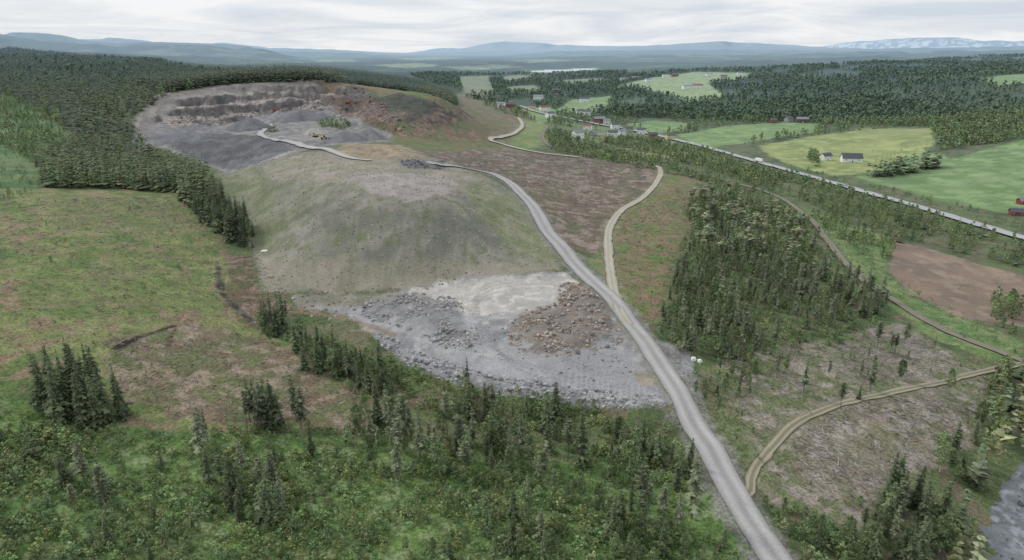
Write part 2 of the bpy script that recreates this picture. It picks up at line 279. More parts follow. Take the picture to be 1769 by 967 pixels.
# ---------------------------------------------------------------- materials
def newmat(name,base=None,attr=True,s1=.35,v1=.35,s2=3.,v2=.3,rough=.95,spec=.1,haze=True,bump=0,rnd=0,bs=2.):
    m=bpy.data.materials.new(name); m.use_nodes=True; nt=m.node_tree; N=nt.nodes; L=nt.links
    bs_=N['Principled BSDF']; bs_.inputs['Roughness'].default_value=rough; bs_.inputs['Specular IOR Level'].default_value=spec
    g=N.new('ShaderNodeNewGeometry')
    def mul(a,b):
        x=N.new('ShaderNodeMix'); x.data_type='RGBA'; x.blend_type='MULTIPLY'; x.inputs[0].default_value=1
        L.new(a,x.inputs[6]); L.new(b,x.inputs[7])
        return x.outputs[2]
    def noise(sc,det,lo,hi):
        t=N.new('ShaderNodeTexNoise'); t.inputs['Scale'].default_value=sc; t.inputs['Detail'].default_value=det; t.inputs['Roughness'].default_value=.65
        L.new(g.outputs['Position'],t.inputs['Vector'])
        r=N.new('ShaderNodeMapRange'); r.inputs[1].default_value=.28; r.inputs[2].default_value=.72; r.inputs[3].default_value=lo; r.inputs[4].default_value=hi; r.clamp=False
        L.new(t.outputs[0],r.inputs[0]); return r.outputs[0],t
    if base is not None:
        rgb=N.new('ShaderNodeRGB'); rgb.outputs[0].default_value=(*base,1); c=rgb.outputs[0]
        if attr:
            at_=N.new('ShaderNodeAttribute'); at_.attribute_name='Col'; c=mul(c,at_.outputs['Color'])
    else:
        at_=N.new('ShaderNodeAttribute'); at_.attribute_name='Col'; c=at_.outputs['Color']
    f1,_=noise(s1,3,1-v1,1+v1); f2,t2=noise(s2,5,1-v2,1+v2)
    mm=N.new('ShaderNodeMath'); mm.operation='MULTIPLY'; L.new(f1,mm.inputs[0]); L.new(f2,mm.inputs[1]); f=mm.outputs[0]
    if rnd:
        oi=N.new('ShaderNodeObjectInfo'); r=N.new('ShaderNodeMapRange'); r.inputs[3].default_value=1-rnd; r.inputs[4].default_value=1+rnd; L.new(oi.outputs['Random'],r.inputs[0])
        m2=N.new('ShaderNodeMath'); m2.operation='MULTIPLY'; L.new(f,m2.inputs[0]); L.new(r.outputs[0],m2.inputs[1]); f=m2.outputs[0]
    vs=N.new('ShaderNodeVectorMath'); vs.operation='SCALE'; L.new(c,vs.inputs[0]); L.new(f,vs.inputs['Scale']); c=vs.outputs[0]
    if haze:  # aerial haze painted into the base colour, growing with distance from the origin
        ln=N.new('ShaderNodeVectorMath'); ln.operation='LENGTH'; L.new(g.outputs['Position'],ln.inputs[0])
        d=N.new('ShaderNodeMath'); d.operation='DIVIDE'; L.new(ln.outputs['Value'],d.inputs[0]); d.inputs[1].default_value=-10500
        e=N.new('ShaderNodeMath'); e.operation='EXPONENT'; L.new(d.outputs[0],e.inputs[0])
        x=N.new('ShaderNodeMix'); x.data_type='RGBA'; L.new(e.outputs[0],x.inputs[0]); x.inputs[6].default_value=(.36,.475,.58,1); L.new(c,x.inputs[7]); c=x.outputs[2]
    L.new(c,bs_.inputs['Base Color'])
    if bump:
        b=N.new('ShaderNodeBump'); b.inputs['Strength'].default_value=bump; b.inputs['Distance'].default_value=bs; L.new(t2.outputs[0],b.inputs['Height']); L.new(b.outputs[0],bs_.inputs['Normal'])
    return m
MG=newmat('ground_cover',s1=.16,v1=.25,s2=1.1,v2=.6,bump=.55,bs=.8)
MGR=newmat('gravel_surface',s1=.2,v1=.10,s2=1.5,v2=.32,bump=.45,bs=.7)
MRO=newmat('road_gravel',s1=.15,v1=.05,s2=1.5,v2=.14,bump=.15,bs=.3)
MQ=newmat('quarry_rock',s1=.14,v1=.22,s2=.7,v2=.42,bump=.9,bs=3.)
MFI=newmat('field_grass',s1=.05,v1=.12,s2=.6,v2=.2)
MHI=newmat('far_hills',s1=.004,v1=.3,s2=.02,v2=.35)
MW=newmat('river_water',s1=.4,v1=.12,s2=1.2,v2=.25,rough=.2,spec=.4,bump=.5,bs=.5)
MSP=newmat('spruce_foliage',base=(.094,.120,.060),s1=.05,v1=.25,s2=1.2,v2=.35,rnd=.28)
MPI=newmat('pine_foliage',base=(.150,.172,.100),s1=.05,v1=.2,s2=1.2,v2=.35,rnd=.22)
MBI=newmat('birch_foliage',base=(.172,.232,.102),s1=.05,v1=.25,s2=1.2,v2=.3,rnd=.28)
MTR=newmat('bark',base=(.2,.17,.145),s2=3,v2=.4); MTB=newmat('birch_bark',base=(.42,.40,.37),s2=5,v2=.5)
MRK=newmat('rock',s1=.5,v1=.12,s2=3.,v2=.3,rough=.85,spec=.2); MDE=newmat('dead_wood',base=(.26,.23,.20),s2=2,v2=.35)
# ---------------------------------------------------------------- mesh helpers
def mesh_np(name,V,Fc,mat,smooth=False,col=None,parent=None,link=True,mesh_only=False):
    V=np.ascontiguousarray(V,np.float32); Fc=np.ascontiguousarray(Fc,np.int32); k=Fc.shape[1]
    me=bpy.data.meshes.new(name); me.vertices.add(len(V)); me.vertices.foreach_set('co',V.ravel())
    me.loops.add(Fc.size); me.loops.foreach_set('vertex_index',Fc.ravel())
    me.polygons.add(len(Fc)); me.polygons.foreach_set('loop_start',np.arange(len(Fc),dtype=np.int32)*k)
    me.polygons.foreach_set('use_smooth',np.full(len(Fc),smooth))
    me.update(calc_edges=True)
    if col is None: col=np.ones((len(V),3))
    at_=me.color_attributes.new('Col','FLOAT_COLOR','POINT'); at_.data.foreach_set('color',np.ascontiguousarray(np.concatenate([col,np.ones((len(V),1))],1),np.float32).ravel())
    me.materials.append(mat)
    if mesh_only: return me
    o=bpy.data.objects.new(name,me); COLL.objects.link(o)
    if parent: o.parent=parent
    return o
def tag(o,label=None,cat=None,group=None,kind=None):
    if label: o['label']=label
    if cat: o['category']=cat
    if group: o['group']=group
    if kind: o['kind']=kind
    return o
def empty(name,loc,rz=0,sc=1,**k):
    o=bpy.data.objects.new(name,None); COLL.objects.link(o); o.location=loc; o.rotation_euler=(0,0,rz); o.scale=(sc,sc,sc) if not hasattr(sc,'__len__') else sc
    o.empty_display_size=.5; return tag(o,**k)
# road centre lines, and the worn ground beside them
HAUL=[(1390,1040),(1342,967),(1284,880),(1228,775),(1173,680),(1128,610),(1079,545),(1035,497),(985,447),(945,400),(915,350),(880,316),(840,298),(790,288),(740,283)]
FRD=[(1085,560),(1068,530),(1057,485),(1051,435),(1053,392),(1075,362),(1112,340),(1135,313),(1141,296),(1128,286),(1080,279)]
VRD=[(1000,272),(915,261),(870,250),(848,240),(888,231),(902,217),(895,204)]
DTR=[(1280,868),(1296,848),(1302,815),(1337,770),(1377,730),(1440,702),(1500,687),(1590,668),(1680,646),(1769,628),(1900,600)]
paintline(HAUL,12.5,(140,138,132),(122,121,110),.85,sc=4,rg=.3,soft=1.6); paintline(FRD,7.5,(142,136,114),(120,122,88),.75,sc=4,rg=.5); paintline(DTR,5.,(134,127,106),(116,118,86),.6,sc=3,rg=.6); paintline(VRD,10,(134,132,104),(120,124,90),.6,sc=8)
# terrain split into named regions
idx=np.arange(NR*NC).reshape(NR,NC)
FA=np.stack([idx[:-1,:-1],idx[:-1,1:],idx[1:,1:],idx[1:,:-1]],-1).reshape(-1,4)
reg=np.zeros((NR,NC),int)
def setreg(poly,k): reg[sd(tomap(poly),AZ,LN)>0]=k
setreg(QUARRY,2); setreg(MOUND,1); setreg(YARD,3)
for f in FIELDS: setreg(f,5)
setreg(PLOUGH,4); reg[WAT>0]=6; reg[(DD>3400)&(reg==0)]=7
fr=reg[:-1,:-1].reshape(-1); V3=np.stack([X,Y,Z],-1).reshape(-1,3); C3=np.clip(COL.reshape(-1,3),0,4)
for k,(nm,mt,lb,ct) in enumerate([('ground',MG,'rolling ground of cleared forest, grass and logging slash','ground'),('spoil_mound',MGR,'large smooth spoil mound sparsely grown with grass beside the haul road','mound'),('quarry',MQ,'grey open quarry cut into the hill beyond the mound','quarry'),('gravel_yard',MGR,'flat grey gravel yard between the mound and the spruce belt','gravel yard'),('ploughed_field',MFI,'bare brown ploughed field at the right edge','field'),('meadow',MFI,'green hay meadows across the highway','meadow'),('river',MW,'grey stony river in the lower right corner','river'),('hills',MHI,'hazy blue wooded hills along the horizon','hills')]):
    fs=FA[fr==k]
    if len(fs)==0: continue
    u_,inv=np.unique(fs,return_inverse=True)
    o=mesh_np(nm,V3[u_],inv.reshape(-1,4),mt,True,C3[u_]); tag(o,lb,ct,kind='structure')
# ---------------------------------------------------------------- roads
ROADP=[]; HOUSEP=[]
def strip(name,px,w,prof,label,cat,mat=MRO,off=.12,rag=.08,step=3.,dz=0,avoid=1.5):
    q=linepts(px,step); t=np.gradient(q,axis=0); t/=np.linalg.norm(t,axis=1)[:,None]+1e-9; nrm=np.stack([t[:,1],-t[:,0]],1)
    K=len(prof); cs=np.linspace(-1,1,K); arc=np.cumsum(np.hypot(*np.gradient(q,axis=0).T))
    ww=np.full(len(q),w/2) if not hasattr(w,'__len__') else np.interp(np.arange(len(q))/len(q),np.linspace(0,1,len(w)),w)/2
    Vs=[];Cs=[]
    for j in range(K):
        r=(fbm(arc/6,arc*0+(9 if j<K/2 else 3),3,5)-.5)*3*rag*(abs(cs[j])**4)
        p=q+nrm*(ww*cs[j]*(1+r))[:,None]
        z=zat(p[:,0],p[:,1]); D=np.hypot(p[:,0],p[:,1]); zc_=zat(q[:,0],q[:,1])
        z=np.maximum(z,.5*z+.5*zc_)+off+.0006*D+dz
        Vs.append(np.stack([p[:,0],p[:,1],z],1)); Cs.append(np.tile(lin(*prof[j]),(len(q),1))*(.88+.24*fbm(arc/14,arc*0+j*.4,3,7))[:,None])
    V=np.stack(Vs,1).reshape(-1,3); C=np.stack(Cs,1).reshape(-1,3)
    i=np.arange((len(q)-1)*K).reshape(-1,K)[:,:-1].ravel()
    Fq=np.stack([i,i+1,i+1+K,i+K],1)
    o=mesh_np(name,V,Fq[:,::-1] ,mat,True,C); tag(o,label,cat,kind='structure')
    if o.data.polygons[0].normal.z<0: o.data.flip_normals()
    if avoid: ROADP.append((q,float(np.max(ww))+avoid))
    return q
E=(138,136,130); T=(174,172,170); Mi=(160,157,155)
strip('haul_road',HAUL,[8,8,8,9,10,9.5,9,8,8],[E,Mi,T,T,Mi,(150,147,145),Mi,T,T,Mi,E],'wide grey gravel haul road running from the bottom up past the mound','road')
B1=(146,140,120); B2=(182,175,161); B3=(164,158,142)
strip('forest_road',FRD,5.,[B1,B2,B3,B2,B1],'narrow pale beige forest road curving through the clear-cut','road',rag=.2)
strip('valley_road',VRD,7,[B1,B2,B2,B1],'pale winding gravel road right of the quarry hill','road',off=.4)
strip('quarry_road',[(640,278),(590,268),(540,256),(490,243),(450,232),(470,215)],7,[Mi,(182,179,174),Mi],'pale gravel road climbing into the quarry','road',off=.3)
G=(126,123,98)
strip('dirt_track',DTR,2.9,[(130,124,100),(166,157,140),G,G,(166,157,140),(130,124,100)],'two-rut dirt track branching off the haul road to the right','track',rag=.3,off=.08)
A_=(168,169,172); AS=(176,177,180)
HW=[(2000,480),(1769,413),(1700,393),(1600,363),(1500,335),(1400,306),(1300,278),(1200,250),(1120,232),(1050,218),(990,207),(940,197),(905,186),(880,176)]
hwq=strip('highway',HW,11,[(150,150,144),AS,A_,AS,A_,AS,(150,150,144)],'grey asphalt highway crossing the valley at the right','road',off=.9,rag=0,avoid=4)
RL=[(1800,640),(1735,612),(1640,575),(1560,530),(1480,475),(1440,430),(1410,390),(1388,370),(1330,335),(1250,312),(1100,278),(970,258),(938,240),(945,218)]
rlq=strip('railway_bed',RL,4.4,[(120,116,96),(148,137,127),(134,123,113),(148,137,127),(120,116,96)],'brown railway ballast bed behind the forest','railway',rag=.1,off=.3,avoid=1)
def offs(q,d,w,dz,name,mat,label,cat):
    t=np.gradient(q,axis=0); t/=np.linalg.norm(t,axis=1)[:,None]; nr=np.stack([t[:,1],-t[:,0]],1); zc_=zat(q[:,0],q[:,1]); Vv=[]
    for s in (-1,1):
        p=q+nr*(d+s*w/2); D=np.hypot(p[:,0],p[:,1]); z=zat(p[:,0],p[:,1]); z=np.maximum(z,.5*z+.5*zc_)+dz+.0006*D; Vv.append(np.stack([p[:,0],p[:,1],z],1))
    V=np.stack(Vv,1).reshape(-1,3); i=np.arange(len(q)-1)*2; o=mesh_np(name,V,np.stack([i,i+2,i+3,i+1],1),mat,False); 
    if o.data.polygons[0].normal.z<0: o.data.flip_normals()
    tag(o,label,cat,kind='structure')
MWH=newmat('white_paint',base=(.7,.7,.69),attr=False,v1=.03,v2=.05); MRL=newmat('rail_steel',base=(.22,.17,.14),attr=False,v1=.1,v2=.1)
for d in (-4.5,4.5): offs(hwq,d,.25,1.02,'road_marking',MWH,'white edge line along the %s side of the highway'%('far' if d<0 else 'near'),'road marking')
for d in (-.75,.75): offs(rlq,d,.16,.5,'rail',MRL,'%s steel rail on the railway bed'%('far' if d<0 else 'near'),'rail')
# ---------------------------------------------------------------- tree protos
def tube(V,Fc,p0,p1,r0,r1,k=5):
    p0=np.array(p0,float);p1=np.array(p1,float); d=p1-p0; d/=np.linalg.norm(d); a=np.cross(d,[.3,1,.2]); a/=np.linalg.norm(a); b=np.cross(d,a); n0=len(V)
    for p,r in ((p0,r0),(p1,r1)):
        for i in range(k):
            t=2*math.pi*i/k; V.append(p+r*(math.cos(t)*a+math.sin(t)*b))
    for i in range(k):
        j=(i+1)%k; Fc.append((n0+i,n0+j,n0+k+j)); Fc.append((n0+i,n0+k+j,n0+k+i))
def conifer(seed,layers,nb,seg,R=2.3,h=15.,base=.06,power=.8,thin=0.,dome=0):
    r=random.Random(seed); V=[];Fc=[];C=[]
    lean=(r.uniform(-.03,.03),r.uniform(-.03,.03)); side=r.uniform(0,6.28)
    def tri(a,b,c,t):
        n0=len(V); V.extend([a,b,c]); Fc.append((n0,n0+1,n0+2)); C.extend([t]*3)
    for k in range(layers):
        t=base+(1-base)*(k+r.uniform(-.4,.4))/layers; t=min(max(t,base),.985); z=h*t
        q=(1-t)/(1-base)
        rad=(R*(q**power if not dome else math.sin(math.pi*min(1,q*.75+.12))**.8)*r.uniform(.55,1.3)+.12)
        for b in range(nb):
            if r.random()<thin: continue
            an=2*math.pi*(b+r.uniform(-.35,.35))/nb+k*1.3; L=rad*r.uniform(.5,1.3)*(1+.2*math.cos(an-side)); dr=L*r.uniform(.1,.5)*(1 if not dome else -.4); ca,sa=math.cos(an),math.sin(an)
            c_=lambda s:np.array([ca*L*s+lean[0]*z,sa*L*s+lean[1]*z,z+.25-dr*s*s])
            sd_=np.array([-sa,ca,0]); tt=r.uniform(.55,1.4); wd=L*.36*(1 if nb>6 else 1.5)+.12
            for i in range(seg):
                s0=i/seg*.85; s1=(i+1.25)/seg*.9
                w=wd*(1.15-s0)*r.uniform(.7,1.3)
                for sg in (-1,1):
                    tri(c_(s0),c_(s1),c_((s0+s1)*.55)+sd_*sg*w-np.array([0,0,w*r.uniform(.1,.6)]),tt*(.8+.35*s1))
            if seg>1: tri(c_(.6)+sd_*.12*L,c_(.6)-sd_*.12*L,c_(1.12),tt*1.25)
    if not dome:
        n0=len(V); tp=np.array([lean[0]*h,lean[1]*h,0]); V.extend([tp+np.array([.18,0,h*.93]),tp+np.array([-.12,.14,h*.93]),tp+np.array([0,0,h*1.02])]); Fc.append((n0,n0+1,n0+2)); C.extend([1]*3)
    C=np.array(C)[:,None]*np.array([[1,1,1]]); tv=[];tf=[]; tube(tv,tf,(0,0,-.4),(lean[0]*h*.5,lean[1]*h*.5,h*.5),.2,.12,6); tube(tv,tf,(lean[0]*h*.5,lean[1]*h*.5,h*.5),(lean[0]*h,lean[1]*h,h*.97),.12,.02,5)
    return (np.array(V),np.array(Fc),C),(np.array(tv),np.array(tf))
def broad(seed,ncl,nl,ls,h=12.,R=2.7,low=.22):
    r=random.Random(seed); V=[];Fc=[];C=[]; tv=[];tf=[]; top=np.array([r.uniform(-.4,.4),r.uniform(-.4,.4),h*.86]); mid=np.array([r.uniform(-.2,.2),r.uniform(-.2,.2),h*.45])
    tube(tv,tf,(0,0,-.4),mid,.17,.11,6); tube(tv,tf,mid,top,.11,.03,5)
    for k in range(ncl):
        t=low+(1-low)*(k+r.random())/ncl; prof=math.sin(math.pi*min(1,(t-low+.13)/(1.13-low))**.8)
        an=k*2.4+r.uniform(-.4,.4); d=R*prof*r.uniform(.25,.95); c0=np.array([math.cos(an)*d,math.sin(an)*d,h*t*.97]); rc=R*r.uniform(.3,.5)*(.55+.5*prof)
        if ls<1 and k%2==0:
            s0=mid*(1-t)+top*t if t>.45 else mid*.8; tube(tv,tf,s0-np.array([0,0,.8]),c0,.05,.015,4)
        ct=r.uniform(.7,1.25)
        for i in range(nl):
            v=np.array([r.gauss(0,1) for _ in range(3)]); v/=np.linalg.norm(v); p=c0+v*rc*r.uniform(.5,1.1)*np.array([1,1,1.15])
            a=np.array([r.gauss(0,1) for _ in range(3)])+v*.2; a/=np.linalg.norm(a); b=np.cross(a,v+np.array([.01,.02,.03])); b/=np.linalg.norm(b)+1e-6; s=ls*r.uniform(.6,1.3); n0=len(V)
            V.extend([p-a*s*.6,p+b*s*.6,p+a*s*.6-b*s*.1]); Fc.append((n0,n0+1,n0+2)); C.extend([ct*r.uniform(.8,1.25)]*3)
    C=np.array(C)[:,None]*np.array([[1,1,1]])
    return (np.array(V),np.array(Fc),C),(np.array(tv),np.array(tf))
PR={'spruce':([conifer(s,26,9,3,R=r_,power=p_) for s,r_,p_ in ((1,2.3,.8),(2,2.0,.7),(3,2.6,.85),(4,1.7,.65),(5,2.2,.9),(6,2.0,.6))],[conifer(s,11,6,1,R=r_) for s,r_ in ((11,2.0),(12,2.4),(13,1.8),(14,2.2))],[conifer(s,6,5,1,R=2.1,base=.02) for s in (21,22,23)],[conifer(s,4,4,1,R=2.5,base=.02) for s in (24,25)]),
'pine':([conifer(s,20,7,3,R=r_,base=b_,power=.5,thin=.25,dome=d_) for s,r_,b_,d_ in ((31,1.8,.25,0),(32,1.7,.4,1),(33,1.6,.2,0),(34,1.9,.3,0))],[conifer(s,9,6,1,R=r_,base=b_,power=.45,thin=.12,dome=d_) for s,r_,b_,d_ in ((41,2.2,.35,1),(42,1.9,.15,0),(43,2.4,.45,1),(44,1.7,.2,0))],[conifer(s,4,5,1,R=2.4,base=.3,dome=1) for s in (51,52)],[conifer(s,4,5,1,R=2.4,base=.2,dome=1) for s in (51,52)]),
'birch':([broad(s,17,80,.46,R=r_) for s,r_ in ((61,2.4),(62,2.8),(63,2.1),(64,2.6))],[broad(s,12,16,1.15,low=.12) for s in (71,72,73)],[broad(s,8,7,2.1,R=3.0,low=.02) for s in (81,82,83)],[broad(s,4,5,3.6,R=3.4,low=.0) for s in (84,85)])}
FM={'spruce':MSP,'pine':MPI,'birch':MBI}; TM={'spruce':MTR,'pine':MTR,'birch':MTB}
PH={'spruce':15.,'pine':15.,'birch':12.}
def sample(px,sp,holes=()):
    pm=tomap(px); Dm=np.exp(pm[:,1]); xs=Dm*np.sin(pm[:,0]); ys=Dm*np.cos(pm[:,0])
    gx,gy=np.meshgrid(np.arange(xs.min(),xs.max()+sp,sp),np.arange(ys.min(),min(ys.max(),4500)+sp,sp)); gx=gx.ravel(); gy=gy.ravel()
    gx=gx+rng.uniform(-.5,.5,len(gx))*sp; gy=gy+rng.uniform(-.5,.5,len(gx))*sp
    A=np.arctan2(gx,gy); L=np.log(np.hypot(gx,gy)); k=(sd(pm,A,L)>0)&(np.abs(A)<.8)
    gx,gy,A,L=gx[k],gy[k],A[k],L[k]
    for h_ in holes:
        k=sd(h_,A,L)<.002; gx,gy,A,L=gx[k],gy[k],A[k],L[k]
    k=np.ones(len(gx),bool)
    for q,w in ROADP:
        for p in q[::2]:
            k&=~(np.abs(gx-p[0])+np.abs(gy-p[1])<w*1.3)
    for hx,hy,hr in HOUSEP:
        k&=~(np.hypot(gx-hx,gy-hy)<hr)
        for kk_ in (1.,2.2): k&=~(np.hypot(gx-hx*(1-kk_*hr/np.hypot(hx,hy)),gy-hy*(1-kk_*hr/np.hypot(hx,hy)))<hr)
    return gx[k],gy[k]
HS=[(1426,276,12,8,5.5,3,'white','rdark',20,'white farmhouse beside trees in the large meadow','house'),
(1470,279,22,11,5,5,'white','rdark',-8,'long dark-roofed barn right of the white farmhouse in the meadow','barn'),
(1187,153,28,14,8,3,'white','rgrey',10,'white farm building on the hilltop meadow, left of the red roofed one','farm building'),
(1205,152,28,14,8,4,'white','rred',-5,'red roofed barn on the hilltop meadow','barn'),
(1150,133,26,14,9,3,'white','rdark',0,'white house at the top of the upper meadow, left of its pair','house'),
(1166,132,24,12,8,3,'red','rdark',15,'red house at the top of the upper meadow','house'),
(1095,137,26,14,8,3,'red','rgrey',20,'red farmhouse left of the upper meadow','house'),
(1078,139,30,14,9,3,'white','rdark',-20,'white farmhouse at the far left of the upper meadow','house'),
(1225,131,24,12,8,3,'white','rgrey',5,'small white house in the middle of the upper meadow','house'),
(1280,129,28,13,8,3,'white','rdark',-5,'white farm at the right end of the upper meadow','farm building'),
(998,238,15,11,8,3.5,'white','rgrey',30,'tall white house nearest the railway trees in the hamlet','house'),
(1058,236,14,9,7,2.5,'white','rdark',0,'white house right of centre in the hamlet','house'),
(1035,211,20,11,7,3,'red','rgrey',10,'red barn beside the highway above the hamlet','barn'),
(1013,199,16,9,8,2.5,'white','rdark',-10,'larger white house above the highway, right of the small white one','house'),
(1002,197,13,9,7,2.5,'white','rdark',10,'small white house above the highway','house'),
(940,192,18,10,8,3,'white','rred',20,'white house at the far bend of the highway','house'),
(880,186,22,10,7,3,'red','rdark',5,'red house left of the far highway bend','house'),
(865,186,16,10,8,2.5,'white','rgrey',-15,'white house at the left end of the far settlement','house'),
(918,189,16,10,8,2.5,'yellow','rdark',0,'yellow house in the far settlement','house'),
(1085,228,14,9,6.5,2.5,'grey','rdark',25,'grey house under the small meadow near the highway','house'),
(1108,231,13,8,7,2.5,'white','rdark',-20,'white cottage near the highway, right of the grey house','house'),
(1158,240,13,9,6,2.5,'yellow','rdark',10,'yellow house beside the highway in the trees','house'),
(1024,234,10,7,5,2.5,'grey','rgrey',60,'small grey outbuilding in the middle of the hamlet','outbuilding'),
(1048,213,12,8,5.5,2.5,'white','rgrey',0,'white shed right beside the red highway barn','shed'),
(1385,211,20,10,6,3,'dark','rgrey',0,'dark timber farm with grey roof at the forest edge','farm building'),
(1362,210,14,9,6,3,'grey','rdark',30,'grey house left of the grey roofed timber farm','house'),
(1335,212,11,7,5,2.5,'red','rdark',0,'small red shed at the forest edge left of the timber farm','shed'),
(1755,371,9,6,3.2,2.2,'red','rdark',-15,'red barn by the highway at the right edge','barn'),
(1764,352,6,5,3.5,2,'red','rgrey',10,'small red shed behind the red barn at the right edge','shed'),
(1010,176,22,12,8,3,'white','rdark',0,'white house in the woods above the highway','house'),
(960,160,24,13,8,3,'red','rdark',20,'distant red farm among the central woods','farm building'),
(930,172,24,12,9,3,'white','rgrey',-10,'distant white house among the central woods','house'),
(1072,234,12,9,7,2.5,'white','rgrey',45,'white house with grey roof left of the grey house by the highway','house'),
(1040,240,12,8,6,2.5,'yellow','rgrey',-30,'pale yellow house left of the white house in the hamlet','house'),
(950,203,15,10,8,2.5,'white','rdark',35,'white house just below the far highway bend','house'),
(1128,238,12,8,6,2.5,'red','rdark',5,'small red house among trees left of the yellow highway house','house'),
(1015,224,13,8,7,2.5,'white','rred',-25,'white house with red roof at the back of the hamlet','house'),
(1062,222,13,8,7,2.5,'white','rdark',15,'white house directly below the highway in the hamlet','house'),
(1120,141,22,12,8,3,'white','rgrey',10,'white house in trees between the red farmhouse and upper pair','house'),
(1250,134,22,12,7,3,'grey','rdark',0,'grey barn between the small white house and the right farm','barn')]
for hh in HS:
    x,y,z=at(hh[0],hh[1]); HOUSEP.append((float(x[0]),float(y[0]),max(9,hh[2]*.75)))
FH=[tomap(f) for f in FIELDS]+[tomap(PLOUGH)]+[tomap(f) for f in VALE]
